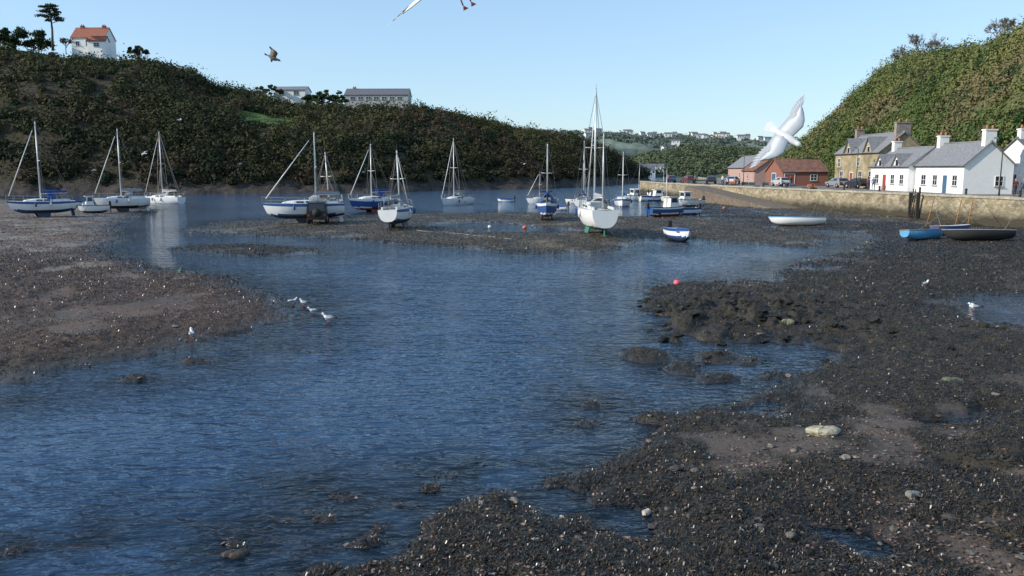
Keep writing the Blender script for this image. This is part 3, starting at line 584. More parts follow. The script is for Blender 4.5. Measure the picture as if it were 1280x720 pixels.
# ---------------------------------------------------------------- vehicles
tyre=mat('tyre_rubber',(.02,.02,.02),.8); hub=mat('wheel_hub',(.4,.4,.4),.4,.7); lampred=mat('tail_lamp',(.35,.02,.02),.3); lampw=mat('head_lamp',(.7,.7,.68),.2)
def car(x,y,z,rot,colr,name='parked_car',boxy=False):
    e=empty(name,(x,y,z),(0,0,rot)); pm=mat('car_paint_%02d%02d'%(int(colr[0]*99),int(colr[2]*99)),colr,.3,.1,.03); mb=MB()
    if boxy: prof=[(-2.0,.45,.86),(-2.0,1.0,.88),(-1.95,1.05,.86),(-1.9,1.9,.74),(.35,1.95,.72),(.75,1.15,.82),(1.9,1.1,.86),(2.0,.95,.86),(2.02,.45,.84)]
    else: prof=[(-2.05,.35,.80),(-2.1,.75,.84),(-1.85,1.0,.82),(-1.45,1.38,.64),(-.2,1.46,.62),(.55,1.3,.64),(1.05,.98,.80),(1.95,.8,.80),(2.1,.6,.78),(2.1,.35,.76)]
    L_=[(p[0],-p[2],p[1]) for p in prof]; R_=[(p[0],p[2],p[1]) for p in prof]; n_=len(prof)
    v=L_+R_; f=[tuple(range(n_)),tuple(range(n_,2*n_))[::-1]]+[(i,(i+1)%n_,n_+(i+1)%n_,n_+i)[::-1] for i in range(n_)]
    mb.add(v,f,pm); mb.build('body',e)
    mb=MB()
    for s_ in(-1,1):
        if boxy:
            for a0,a1 in((-1.8,-.8),(-.7,.3)): mb.add([(a0,s_*.885,1.15),(a1,s_*.885,1.15),(a1-.02,s_*.79,1.75),(a0+.02,s_*.79,1.75)],[(0,1,2,3)],glassm)
        else:
            mb.add([(-1.5,s_*.815,1.0),(-.35,s_*.815,1.0),(-.35,s_*.665,1.38),(-1.3,s_*.665,1.35)],[(0,1,2,3)],glassm); mb.add([(-.28,s_*.815,1.0),(.85,s_*.81,1.0),(.45,s_*.665,1.28),(-.28,s_*.665,1.38)],[(0,1,2,3)],glassm)
    if boxy: mb.add([(-2.0,-.7,1.15),(-2.0,.7,1.15),(-1.94,.64,1.75),(-1.94,-.64,1.75)],[(0,1,2,3)],glassm); mb.add([(.74,-.7,1.2),(.74,.7,1.2),(.42,.64,1.85),(.42,-.64,1.85)],[(3,2,1,0)],glassm)
    else: mb.add([(.62,-.62,1.29),(.62,.62,1.29),(1.06,.72,1.0),(1.06,-.72,1.0)],[(0,1,2,3)],glassm); mb.add([(-1.5,-.6,1.38),(-1.5,.6,1.38),(-1.88,.72,1.02),(-1.88,-.72,1.02)],[(3,2,1,0)],glassm)
    mb.build('windows',e)
    mb=MB(); wr=.38 if boxy else .32
    for wx in(-1.3,1.3):
        for s_ in(-1,1): mb.tube((wx,s_*.88,wr),(wx,s_*.66,wr),wr,wr,tyre,16); mb.tube((wx,s_*.895,wr),(wx,s_*.87,wr),wr*.55,wr*.6,hub,12)
    if boxy: mb.tube((-2.22,0,1.0),(-2.0,0,1.0),.38,.38,tyre,16)
    mb.build('wheels',e)
    mb=MB()
    for s_ in(-1,1): mb.box((-2.13,s_*.7-.1,.7),(-2.05,s_*.7+.1,.9),lampred); mb.box((2.04,s_*.65-.13,.62),(2.12,s_*.65+.13,.76),lampw)
    mb.box((-2.18,-.8,.38),(-2.0,.8,.52),tyre); mb.box((2.0,-.78,.36),(2.17,.78,.5),tyre); mb.build('lamps_and_bumpers',e)
    return e
x,y=P(398,279,.2); car(x,y,gz(x,y),math.radians(100),(.015,.018,.018),'off_road_vehicle',True)
car(48.6,113.5,QZ+.02,math.radians(100),(.03,.035,.05)); car(48.0,119,QZ+.02,math.radians(97),(.25,.26,.28)); car(43,129,QZ+.02,math.radians(95),(.5,.5,.5))
car(40,146,QZ+.02,math.radians(60),(.6,.6,.6)); car(37.5,152,QZ+.02,math.radians(80),(.04,.04,.05)); car(35,160,QZ+.02,math.radians(95),(.2,.04,.03)); car(32.5,165,QZ+.02,math.radians(85),(.05,.09,.2)); car(56,82.5,QZ+.02,math.radians(170),(.04,.045,.05))
# ---------------------------------------------------------------- boats
alum=mat('mast_aluminium',(.62,.62,.60),.4,.3,.05); wood=mat('varnished_spar',(.30,.15,.06),.45); wire=mat('rigging_wire',(.12,.12,.12),.5,.4); gel=mat('white_gelcoat',(.76,.76,.74),.3,0,.05,1.5); deckm=mat('deck_grey',(.55,.55,.52),.6)
COL={'w':gel,'b':mat('blue_hull',(.03,.09,.26),.3),'n':mat('navy_antifoul',(.03,.045,.09),.6),'g':mat('green_antifoul',(.04,.18,.12),.6),'r':mat('red_antifoul',(.22,.045,.035),.6),'k':mat('black_antifoul',(.025,.025,.025),.6),'lb':mat('light_blue_hull',(.10,.33,.56),.4),'c':mat('cream_hull',(.62,.58,.46),.4),'db':mat('blue_canvas',(.015,.07,.26),.8),'o':mat('orange_float',(.7,.12,.05),.5),'gr':mat('grey_canvas',(.3,.31,.32),.8),'dg':mat('dark_green',(.02,.08,.05),.5),'br':mat('tan_sail',(.25,.08,.05),.8),'pk':mat('pink_float',(.8,.12,.16),.5)}
def hull(mb,L_,B_,fb,dr,top,stripe,anti,open_=False,wl_=-.05,transom=.72):
    ns=18; nk=9; rs=[]
    for i in range(ns+1):
        t=i/ns; x=-L_/2+L_*t
        if t<.42: bw=transom+(1-transom)*math.sin(t/.42*math.pi/2)
        else: bw=max(.015,1-((t-.42)/.58)**2.3)
        bw*=B_/2
        sh=fb*(1+.05*(1-t)+.32*max(0,t-.35)**1.5)
        zb=-dr*(1-.75*max(0,(.3-t)/.3)**1.5)*(1 if t<.6 else 1-((t-.6)/.4)**2.6*(1+.3))
        rk=.06*L_*max(0,(t-.75)/.25)
        r=[]
        for k in range(-nk,nk+1):
            ph_=abs(k)/nk*math.pi/2; yy=bw*math.sin(ph_)**.85; q=(1-math.cos(ph_))**1.15; z=zb+(sh-zb)*q
            r.append((x-rk*(1-q),yy*(1 if k>=0 else -1),z))
        rs.append(r)
    n=2*nk+1; V=[p for r in rs for p in r]
    groups={top:[],stripe:[],anti:[]}
    for i in range(ns):
        for j in range(n-1):
            q=(i*n+j,(i+1)*n+j,(i+1)*n+j+1,i*n+j+1); zc=sum(V[a][2] for a in q)/4; sh=rs[i][0][2]
            groups[anti if zc<wl_ else (stripe if (zc<wl_+.12 or (zc>sh-.14 and stripe!=top and not open_)) else top)].append(q)
    for m,fs in groups.items():
        if fs: mb.add(V,fs,m,True)
    mb.add(rs[0],[tuple(range(n))],top)
    return rs
def cleanmesh(o):
    import bmesh
    bm=bmesh.new(); bm.from_mesh(o.data); loose=[v for v in bm.verts if not v.link_faces]; bmesh.ops.delete(bm,geom=loose,context='VERTS'); bm.to_mesh(o.data); bm.free()
def yacht(px,py,ytop,L_,B_,head,top='w',stripe='b',anti='n',afloat=False,heel=0,canvas='db',mastm=None,jib='w',cover=False,name='sailing_yacht',mizzen=False,mxf=.07):
    x,y=P(px,py,0 if afloat else .15); 
    kd=.75; g=0 if afloat else max(gz(x,y),-.15)
    z0=0 if afloat else g+kd
    e=empty(name,(x,y,z0),(math.radians(heel),0,math.radians(head)))
    T_,S_,A_,C_=COL[top],COL[stripe],COL[anti],COL[canvas]; fb=.11*L_+.12; mm=mastm or alum
    mb=MB(); rs=hull(mb,L_,B_,fb,.38,T_,S_,A_); o=mb.build('hull',e); cleanmesh(o)
    mb=MB(); dv=[];df=[]
    for i,r in enumerate(rs): dv+=[r[0],(r[0][0],0,r[0][2]+.05),r[-1]]
    for i in range(len(rs)-1): a=i*3; df+=[(a,a+1,a+4,a+3),(a+1,a+2,a+5,a+4)]
    mb.add([(p[0],p[1],p[2]-.01) for p in dv],df,deckm)
    cs=[]
    for t,w_,h_ in((-.14,.62,.40),(-.02,.68,.42),(.12,.62,.40),(.24,.42,.26),(.28,.3,.05)):
        zt=fb*1.02; w2=B_/2*w_; h_=h_*L_/8
        cs.append([(t*L_,-w2,zt),(t*L_,-w2*.92,zt+h_*.75),(t*L_,-w2*.6,zt+h_),(t*L_,w2*.6,zt+h_),(t*L_,w2*.92,zt+h_*.75),(t*L_,w2,zt)])
    mb.rings(cs,T_ if top!='b' else gel,True,True,False)
    for s_ in(-1,1):
        for a0,a1 in((-.11,-.03),(0,.09)):
            w2=B_/2*.655; mb.add([(a0*L_,s_*(w2+.012),fb+.12),(a1*L_,s_*(w2+.012),fb+.12),(a1*L_,s_*(w2*.95+.02),fb+.28),(a0*L_,s_*(w2*.95+.02),fb+.28)],[(0,1,2,3)],glassm)
    for s_ in(-1,1): mb.box((-.42*L_,s_*B_*.27-.06,fb),(-.15*L_,s_*B_*.27+.06,fb+.25),gel)
    mb.box((-.40*L_,-B_*.24,fb+.01),(-.15*L_,B_*.24,fb+.07),darkm)  # dark slab on the deck, painted shade for the cockpit recess
    ds=[]
    for t,h_ in((-.2,.62),(-.13,.66),(-.07,.42)):
        w2=B_*.27; ds.append([(t*L_,w2*math.cos(a_),fb+.2+h_*math.sin(a_)) for a_ in np.linspace(0,math.pi,8)])
    mb.rings(ds,C_,False,False)
    mb.build('deck_and_cabin',e)
    mb=MB()
    if not afloat:
        for s_ in(-1,1):
            c0=[(-.12*L_,s_*B_*.20,-.2),(.12*L_,s_*B_*.20,-.2),(.06*L_,s_*B_*.27,-kd),(-.10*L_,s_*B_*.27,-kd)]
            mb.add([(p[0],p[1]-.05,p[2]) for p in c0]+[(p[0],p[1]+.05,p[2]) for p in c0],[(0,1,2,3),(7,6,5,4),(0,4,5,1),(1,5,6,2),(2,6,7,3),(3,7,4,0)],A_)
    rx=-L_*.46
    mb.add([(rx-.12,-.04,.35),(rx+.12,-.04,.1),(rx+.1,-.03,-.7),(rx-.25,-.03,-.7),(rx-.12,.04,.35),(rx+.12,.04,.1),(rx+.1,.03,-.7),(rx-.25,.03,-.7)],[(0,1,2,3),(7,6,5,4),(0,4,5,1),(1,5,6,2),(2,6,7,3),(3,7,4,0)],A_ if anti!='k' else gel)
    mb.build('keel_and_rudder',e)
    mtop=(R(px,ytop,y).z-z0)
    mb=MB(); mx_=mxf*L_; db=fb+.3
    mb.tube((mx_,0,db-.1),(mx_-.05,0,mtop),.085,.055,mm,8)
    bow=(L_*.49,0,fb*1.2); st=(-L_*.49,0,fb*1.05); tp=(mx_-.05,0,mtop-.1)
    wr=.018*max(1,y/75)
    mb.tube(bow,tp,wr,wr,wire,4); mb.tube(st,tp,wr,wr,wire,4)
    zs=fb+(mtop-fb)*.52
    for s_ in(-1,1):
        sp=(mx_-.1,s_*B_*.30,zs); ch_=(mx_-.1,s_*B_*.46,fb*1.03)
        mb.tube((mx_,0,zs-.05),sp,.035,.025,mm); mb.tube(ch_,sp,wr,wr,wire,4); mb.tube(sp,tp,wr,wr,wire,4); mb.tube(ch_,(mx_,0,zs),wr*.8,wr*.8,wire,4); mb.tube((mx_-.5,ch_[1],ch_[2]),(mx_,0,zs),wr*.8,wr*.8,wire,4)
    mb.tube(tp,(tp[0],0,tp[2]+.6),.012,.012,wire,4); mb.tube((tp[0]-.25,0,tp[2]+.2),(tp[0]+.25,0,tp[2]+.2),.02,.02,wire,4)
    bz=db+.55; bl=min(.40*L_,3.6,mx_+.46*L_)
    mb.tube((mx_,0,bz),(mx_-bl,0,bz+.05),.06,.05,mm,8); mb.tube((mx_-bl,0,bz+.05),tp,wr*.7,wr*.7,wire,4)
    mb.tube((mx_-bl*.8,0,bz),(-.3*L_,0,fb+.1),wr,wr,wire,4)
    for s_ in(-1,1):
        pr=None
        for t in(1,4,7,10,13,16,18):
            q=rs[t][0] if s_<0 else rs[t][-1]; a_=Vector((q[0],q[1]*.93,q[2])); b_=a_+Vector((0,0,.55)); mb.tube(a_,b_,.02,.02,steel,4)
            if pr: mb.tube(pr,b_,.014,.014,steel,4); mb.tube(pr-Vector((0,0,.27)),b_-Vector((0,0,.27)),.01,.01,steel,4)
            pr=b_
    if mizzen:
        mb.tube((-.36*L_,0,fb),(-.36*L_,0,fb+(mtop-fb)*.62),.06,.04,mm,8); mb.tube((-.36*L_,0,fb+(mtop-fb)*.6),st,wr,wr,wire,4); mb.tube((-.36*L_,0,fb+(mtop-fb)*.6),tp,wr*.6,wr*.6,wire,4)
    mb.build('mast_and_rigging',e)
    mb=MB()
    k=10; sr=[]
    for i in range(k+1):
        t=i/k; r_=.16*(1-.35*t)*(1+.15*math.sin(i*2.3)); xx=mx_-.08-bl*.95*t
        sr.append([(xx,r_*.7*math.cos(a_),bz+.17+r_*math.sin(a_)) for a_ in np.linspace(0,2*math.pi,9)[:-1]])
    mb.rings(sr,C_)
    if jib:
        a_=Vector(bow).lerp(Vector(tp),.06); b_=Vector(bow).lerp(Vector(tp),.9); mb.tube(a_,b_,.055,.03,COL[jib],8)
    if cover:
        cs=[]
        for t in np.linspace(-.46,.30,10):
            hw=B_/2*(.9 if t<.1 else .9-(t-.1)*1.6); zz3=fb*1.05; hh=1.05*(1-.15*math.cos(t*14)*.5)
            cs.append([(t*L_,-hw,zz3),(t*L_,-hw*.55,zz3+hh*.55),(t*L_,0,zz3+hh),(t*L_,hw*.55,zz3+hh*.55),(t*L_,hw,zz3)])
        mb.rings(cs,C_,False,False,False)
    for s_ in(-1,1): 
        for t in(-.1,.12): mb.tube((t*L_,s_*(B_/2+.06),fb*.95),(t*L_,s_*(B_/2+.06),fb*.45),.09,.09,COL['w' if t<0 else 'db'],8)
    mb.build('sails_and_covers',e)
    return e
yacht(53,271,152,6.2,2.3,222,'w','b','n',canvas='db',mxf=.0)
yacht(153,264,161,6.0,2.2,215,'w','w','k',canvas='gr',mxf=.0)
yacht(204,254,165,7.0,2.4,160,'w','w','k',True,canvas='gr',mxf=.0)
yacht(380,279,165,7.2,2.5,198,'w','b','k',canvas='gr',heel=3,jib='w',mxf=-.16)
yacht(410,272,190,6.6,2.4,75,'c','w','r',canvas='br',heel=-3,jib=None)
yacht(466,263,180,7.0,2.4,228,'b','w','r',canvas='db',mxf=.02)
yacht(499,285,188,6.4,2.2,82,'w','b','n',canvas='gr',heel=-2)
yacht(570,256,173,6.6,2.4,236,'w','w','k',True,canvas='gr')
yacht(684,275,180,6.6,2.0,266,'b','w','n',canvas='db',cover=True,jib=None)
yacht(744,292,112,9.0,2.6,93,'w','w','g',canvas='gr',jib='w',mizzen=True)
yacht(729,257,176,7,2.4,80,'w','b','k',True)
yacht(778,257,190,7,2.4,262,'w','b','n',True,canvas='db')
yacht(677,254,214,5,1.9,200,'w','w','k',True,canvas='db')
def motorboat(px,py,L_,B_,head,top='w',stripe='b',anti='k',house_=True,afloat=False,mast=0,name='motor_boat'):
    x,y=P(px,py,0 if afloat else .15); z0=0 if afloat else max(gz(x,y),-.1)+.30
    e=empty(name,(x,y,z0),(math.radians(random.uniform(-3,3)),0,math.radians(head)))
    fb=.10*L_+.22; mb=MB(); rs=hull(mb,L_,B_,fb,.32,COL[top],COL[stripe],COL[anti],False,-.02,.85); o=mb.build('hull',e); cleanmesh(o)
    mb=MB(); dv=[];df=[]
    for r in rs: dv+=[(r[0][0],r[0][1]*.97,r[0][2]-.12),(r[-1][0],r[-1][1]*.97,r[-1][2]-.12)]
    for i in range(len(rs)-1): a=i*2; df.append((a,a+1,a+3,a+2))
    mb.add(dv,df,deckm)
    for i in range(len(rs)-1):
        for j in(0,-1): mb.tube(rs[i][j],rs[i+1][j],.04,.04,COL[stripe] if stripe!='w' else darkm,5,False)
    if house_:
        h0=fb-.1; w2=B_*.36
        mb.box((-.02*L_,-w2,h0),(.24*L_,w2,h0+1.15),gel,.12,.08); mb.box((-.05*L_,-w2-.02,h0+1.152),(.25*L_,w2+.02,h0+1.22),gel)
        for s_ in(-1,1): mb.add([(.02*L_,s_*(w2-.03),h0+.6),(.19*L_,s_*(w2-.03),h0+.6),(.17*L_,s_*(w2-.06),h0+1.05),(.035*L_,s_*(w2-.06),h0+1.05)],[(0,1,2,3)],glassm)
        mb.add([(.24*L_-.05,-w2*.8,h0+.6),(.24*L_-.05,w2*.8,h0+.6),(.24*L_-.10,w2*.75,h0+1.05),(.24*L_-.10,-w2*.75,h0+1.05)],[(0,1,2,3)],glassm)
        mb.box((.24*L_,-w2*.8,h0),(.36*L_,w2*.8,h0+.35),gel,.1,.1)
    else:
        for t in(-.25,.02,.25): mb.box((t*L_-.12,-B_*.42,fb-.18),(t*L_+.12,B_*.42,fb-.12),wood)
    mb.box((-L_*.5-.28,-.16,fb+.0),(-L_*.5-.02,.16,fb+.5),darkm,.04,.03); mb.tube((-L_*.5-.15,0,fb),(-L_*.5-.2,0,-.25),.06,.05,darkm)
    if mast: mb.tube((-.02*L_,0,fb),(-.02*L_,0,fb+mast),.05,.03,alum,6); mb.tube((-.02*L_,0,fb+mast),(L_*.48,0,fb),.015,.015,wire,4); mb.tube((-.02*L_,0,fb+mast),(-L_*.48,0,fb),.015,.015,wire,4)
    mb.build('deck_and_fittings',e)
motorboat(117,266,3.2,1.5,215,'w','w','n'); motorboat(93,259,3.0,1.4,30,'w','b','n',False)
motorboat(849,298,3.0,1.4,285,'w','b','n',False); motorboat(834,271,4.6,1.8,25,'b','w','r',True,mast=4.0,name='fishing_boat'); motorboat(853,268,4.0,1.6,200,'w','b','b',False)
motorboat(797,250,5,2,200,'w','w','k',True,True,5.5); motorboat(818,251,5,2,10,'w','b','n',True,True); motorboat(845,252,5,2,170,'c','dg','k',False,True); motorboat(722,254,4,1.7,190,'w','w','k',False,True)
motorboat(632,252,2.6,1.2,180,'w','b','k',False,True); motorboat(694,262,3.2,1.4,160,'w','b','k',False,True); motorboat(830,246,6,2.2,15,'w','b','k',True,True,4); motorboat(860,257,4.5,1.8,200,'w','w','k',True)
def dinghy(px,py,L_,B_,head,outer,inner,heel=0,name='rowing_boat'):
    x,y=P(px,py,.15); e=empty(name,(x,y,max(gz(x,y),-.05)+.22),(math.radians(heel),0,math.radians(head)))
    mb=MB(); rs=hull(mb,L_,B_,.42,.24,COL[outer],COL[outer],COL[outer],True,-9,.7); o=mb.build('hull',e); cleanmesh(o)
    mb=MB(); inn=[[(p[0]*.98,p[1]*.93,min(p[2]+.03,r[0][2]-.02)) for p in r] for r in rs[:-1]]
    mb.rings(inn,COL[inner],False,False)
    for i in range(len(rs)-1):
        for j in(0,-1): mb.tube(rs[i][j],rs[i+1][j],.035,.035,COL[inner] if inner!=outer else wood,5,False)
    mb.tube(rs[0][0],rs[0][-1],.04,.04,wood,5)
    for i in(4,9,13): 
        a_=rs[i][0]; mb.box((a_[0]-.12,-abs(a_[1])*.9,.22),(a_[0]+.12,abs(a_[1])*.9,.26),wood)
    mb.build('thwarts_and_gunwale',e)
    mb=MB()
    for s_ in(-1,1): mb.tube((-L_*.3,s_*.2,.33),(L_*.3,s_*.28,.38),.025,.025,wood); mb.box((-L_*.3-.4,s_*.2-.07,.32),(-L_*.3,s_*.2+.07,.345),wood)
    mb.build('oars',e)
dinghy(995,281,4.8,1.8,172,'w','lb',8); dinghy(1156,299,3.4,1.4,14,'lb','lb',-6); dinghy(1220,302,4.6,1.7,176,'k','gr',10); dinghy(1190,295,3.2,1.3,15,'b','w',-5)
def buoy(px,py,r,cn,z=.0):
    x,y=P(px,py,0); mb=MB(); g=max(gz(x,y),0); mb.ell((0,0,r*.8),(r,r,r*.92),COL[cn],14,10); mb.tube((0,0,r*1.6),(0,0,r*1.95),r*.16,r*.12,darkm,6)
    for k in range(8):
        a0=k*math.pi/4;a1=a0+math.pi/4; mb.tube((r*.22*math.cos(a0),0,r*2.05+r*.22*math.sin(a0)),(r*.22*math.cos(a1),0,r*2.05+r*.22*math.sin(a1)),.015,.015,steel,4)
    o=mb.build('mooring_buoy'); o.location=(x,y,g-.02)
for a_ in((846,359,.15,'pk'),(656,286,.18,'o'),(632,251,.25,'o'),(693,270,.2,'w'),(226,343,.10,'g'),(612,285,.16,'w'),(905,262,.18,'o'),(1215,384,.1,'w'),(1155,362,.1,'w')): buoy(*a_)
mb=MB(); ropem=mat('mooring_rope',(.25,.23,.18),.8)
def rope(a,b_,sag=.6,r=.02):
    a=Vector(a);b_=Vector(b_); pr=a
    for i in range(1,9):
        t=i/8; q=a.lerp(b_,t); q.z-=sag*4*t*(1-t); mb.tube(pr,q,r,r,ropem,4,False); pr=q
for (px,py),(wx,wy_) in(((1025,277),(38.5,93)),((1140,294),(42.3,76)),((1190,292),(42.8,73)),((1250,297),(43.8,69)),((1180,293),(41.6,79)),((866,268),(30.8,129)),((862,258),(29,142)),((1010,275),(37.5,97))):
    x,y=P(px,py,.3); rope((wx-.3,wy_,2.45),(x,y,.45),.35)
for (a0,b0) in (((745,298),(560,306)),((497,287),(640,300)),((377,283),(300,292)),((684,279),(610,290))):
    x,y=P(*a0,.1); x2,y2=P(*b0,.1); 
    pts=[(x+(x2-x)*t+.2*math.sin(t*7),y+(y2-y)*t) for t in np.linspace(0,1,14)]
    for i in range(13): mb.tube((*pts[i],gz(*pts[i])+.03),(*pts[i+1],gz(*pts[i+1])+.03),.03,.03,ropem,4,False)
mb.build('mooring_lines')
for px,py,tx,ty in((1157,285,1165,250),(1192,290,1198,252),(1208,292,1212,256)):
    x,y=P(px,py,.1); mb=MB(); mb.tube((0,0,-.2),((tx-px)*.07,0,2.5),.05,.04,wood,6); mb.tube((0,0,1.2),((tx-px)*.05+.25,0,1.3),.03,.03,wood,5); o=mb.build('mooring_pole'); o.location=(x,y,gz(x,y))
# ---------------------------------------------------------------- people
def person(x,y,z,rot,top,leg,skin=(.45,.27,.19)):
    e=empty('person',(x,y,z),(0,0,rot)); me=bpy.data.meshes.new('body')
    vs=[(0,0,.95),(0,0,1.2),(0,0,1.42),(0,0,1.52),(.1,0,.9),(.13,.08,.5),(.12,-.03,.08),(.12,.1,.03),(-.1,0,.9),(-.12,-.1,.5),(-.12,-.22,.1),(-.12,-.1,.03),(.19,0,1.40),(.26,-.03,1.13),(.24,.12,.9),(-.19,0,1.40),(-.26,.02,1.13),(-.25,.12,.88)]
    es=[(0,1),(1,2),(2,3),(0,4),(4,5),(5,6),(6,7),(0,8),(8,9),(9,10),(10,11),(2,12),(12,13),(13,14),(2,15),(15,16),(16,17)]
    rr=[.15,.14,.15,.06,.1,.07,.045,.045,.1,.07,.045,.045,.07,.05,.035,.07,.05,.035]
    me.from_pydata(vs,es,[]); o=bpy.data.objects.new('body',me); scn.collection.objects.link(o); o.parent=e
    m=o.modifiers.new('s','SKIN'); 
    for i,r in enumerate(rr): me.skin_vertices[0].data[i].radius=(r,r*.8)
    me.skin_vertices[0].data[0].use_root=True
    s=o.modifiers.new('d','SUBSURF'); s.levels=1; s.render_levels=1
    mm,nt,N,L,b=nodes('clothes'); tc=N.new('ShaderNodeTexCoord'); sx=N.new('ShaderNodeSeparateXYZ'); L.new(tc.outputs['Object'],sx.inputs[0]); r=N.new('ShaderNodeValToRGB'); r.color_ramp.interpolation='CONSTANT'
    mr=N.new('ShaderNodeMath'); mr.operation='DIVIDE'; mr.inputs[1].default_value=1.8; L.new(sx.outputs['Z'],mr.inputs[0]); L.new(mr.outputs[0],r.inputs[0])
    r.color_ramp.elements[0].color=(.02,.02,.02,1); r.color_ramp.elements[1].position=.05; r.color_ramp.elements[1].color=(*leg,1)
    q=r.color_ramp.elements.new(.52); q.color=(*top,1); q=r.color_ramp.elements.new(.82); q.color=(*skin,1); L.new(r.outputs[0],b.inputs['Base Color']); me.materials.append(mm)
    sk=mat('skin',skin,.6); hr=mat('hair',(.04,.025,.015),.8); mb=MB(); mb.ell((0,.01,1.63),(.085,.10,.12),sk,12,9); mb.ell((0,-.025,1.665),(.095,.10,.105),hr,12,9); mb.ell((0,.115,1.62),(.015,.02,.025),sk,6,5)
    mb.build('head',e)
person(46.6,104,QZ,2.5,(.05,.08,.2),(.03,.03,.05)); person(46.3,105,QZ,1.0,(.3,.04,.04),(.05,.05,.07)); person(42.5,123,QZ,.5,(.04,.04,.04),(.04,.05,.1)); person(36.5,140,QZ,2,(.5,.5,.5),(.03,.03,.05)); person(37.3,139,QZ,1,(.1,.2,.35),(.05,.04,.03)); person(51.2,82,QZ,3,(.1,.03,.03),(.03,.03,.05)); person(52.3,82.5,QZ,2,(.04,.06,.1),(.03,.03,.05)); person(34,150,QZ,2,(.1,.1,.1),(.03,.03,.05)); person(30.5,158,QZ,2,(.4,.1,.1),(.03,.03,.05))
# ---------------------------------------------------------------- gulls
gw=mat('gull_white_feathers',(.74,.74,.73),.8,0,.03); gw2=mat('gull_pale_grey_feathers',(.50,.52,.55),.8,0,.04); gg=mat('gull_grey_wing',(.33,.35,.38),.8); gk=mat('gull_black_tip',(.02,.02,.02),.8); gy=mat('gull_beak',(.7,.4,.04),.5); gr_=mat('gull_leg_pink',(.6,.10,.06),.5); gb=mat('young_gull_brown',(.22,.18,.14),.8,0,.35,14)
def gull(name,loc,fwd,up,body=gw,wing=gg,dih=.35,fold=.3,legs=False,scale=1.0,tip=None):
    f=Vector(fwd).normalized(); u=Vector(up); u=(u-f*u.dot(f)).normalized(); l=u.cross(f)
    M=Matrix((f,l,u)).transposed().to_4x4(); M.translation=Vector(loc); e=empty(name); e.matrix_world=M@Matrix.Scale(scale,4)
    mb=MB(); rs=[]
    for x,r,z in((-.30,.012,.02),(-.24,.04,.015),(-.14,.07,0),(-.02,.09,-.005),(.08,.085,0),(.15,.06,.015),(.19,.048,.025),(.23,.05,.03),(.27,.04,.03),(.295,.015,.025)):
        rs.append([(x,r*math.cos(a),z+r*.95*math.sin(a)) for a in np.linspace(0,2*math.pi,13)[:-1]])
    mb.rings(rs,body)
    mb.tube((.285,0,.028),(.345,0,.015),.016,.005,gy,8)
    for s in(-1,1): mb.ell((.262,s*.037,.042),(.007,.004,.007),gk,6,5)
    for k in range(-3,4):
        a=k*.13; mb.add([(-.22,k*.012,.015),(-.22,(k+1)*.012,.016),(-.43*math.cos(a),-.43*math.sin(-a)*.55+.02,.01+.001*k),(-.43*math.cos(a),-.43*math.sin(-a)*.55-.02,.009+.001*k)],[(0,1,2,3)],body)
    mb.build('body_and_head',e)
    for s in(-1,1):
        mb=MB(); st=[(0,.08,-.17),(.12,.10,-.17),(.26,.13,-.15),(.38,.10,-.13),(.50,.03,-.15),(.60,-.06,-.18)]
        rs=[]
        for i,(yy,le,te) in enumerate(st):
            z=dih*min(yy,.3)-max(0,yy-.3)*fold; c0=le-(0 if yy<.3 else (yy-.3)*.2)
            y2=s*(yy+.03); th=.016*(1-yy)+.003
            rs.append([(c0,y2,z+.04),(c0-.02,y2,z+.04+th),((le+te)/2,y2,z+.05+th),(te,y2,z+.035),((le+te)/2,y2,z+.04-th*.3),(c0-.02,y2,z+.04-th*.6)])
        mb.rings(rs,wing)
        for k in range(8):
            t=k/7; yb=.34+.26*t; z=dih*.3-(yb-.3)*fold+.04; a=math.radians(78-60*t); ln=.12+.10*t
            bx_=-.12-.02*t; ex=bx_-ln*math.sin(a)*.9; ey=yb+ln*math.cos(a)
            ez=z-(ey-yb)*fold; pm=(tip or gk) if t>.55 else wing
            mid=((bx_+ex)/2,(yb+ey)/2)
            nx_,ny_=math.cos(a)*.034,math.sin(a)*.034
            mb.add([(bx_+nx_,s*(yb+ny_+.03),z),(bx_-nx_,s*(yb-ny_+.03),z),(mid[0]-nx_,s*(mid[1]-ny_+.03),(z+ez)/2+.002*k),(ex,s*(ey+.03),ez+.002*k),(mid[0]+nx_,s*(mid[1]+ny_+.03),(z+ez)/2+.002*k)],[(0,1,2,3,4)],pm)
        for k in range(9):
            t=k/8; yb=.05+.32*t; z=dih*min(yb,.3)+.036
            mb.add([(-.10,s*(yb-.02),z),(-.10,s*(yb+.055),z+.001),(-.20+.02*t,s*(yb+.04),z-.006),(-.21+.02*t,s*(yb+.0),z-.006)],[(0,1,2,3)],wing)
        mb.build('wing',e)
    if legs:
        mb=MB()
        for s in(-1,1):
            mb.tube((-.06,s*.035,-.07),(-.08,s*.04,-.14),.011,.008,gr_); mb.tube((-.08,s*.04,-.14),(-.06,s*.045,-.21),.008,.008,gr_)
            mb.add([(-.06,s*.045,-.21),(.02,s*.045-.03,-.245),(.035,s*.045,-.245),(.02,s*.045+.03,-.245)],[(0,1,2),(0,2,3)],gr_)
        mb.build('legs',e)
    return e
def gl_(l,u):
    l=Vector(l).normalized(); u=Vector(u); u=(u-l*u.dot(l)).normalized(); return tuple(l.cross(u)),tuple(u)
f_,u_=gl_((.60,.15,.78),(-.10,-.85,.35)); gull('flying_gull',R(983,172,14.5),f_,u_,gw,gw2,.15,.15,False,1.0,gw2)
f_,u_=gl_((.86,.1,.45),(-.45,-.35,.85)); gull('flying_gull',R(574,-20,8.4),f_,u_,gw,gw,.1,.3,True,1.0,gw)
gull('flying_gull',R(342,73,36),(.75,.1,-.35),(.4,.35,.8),gb,gb,.5,.2,False,1.0)
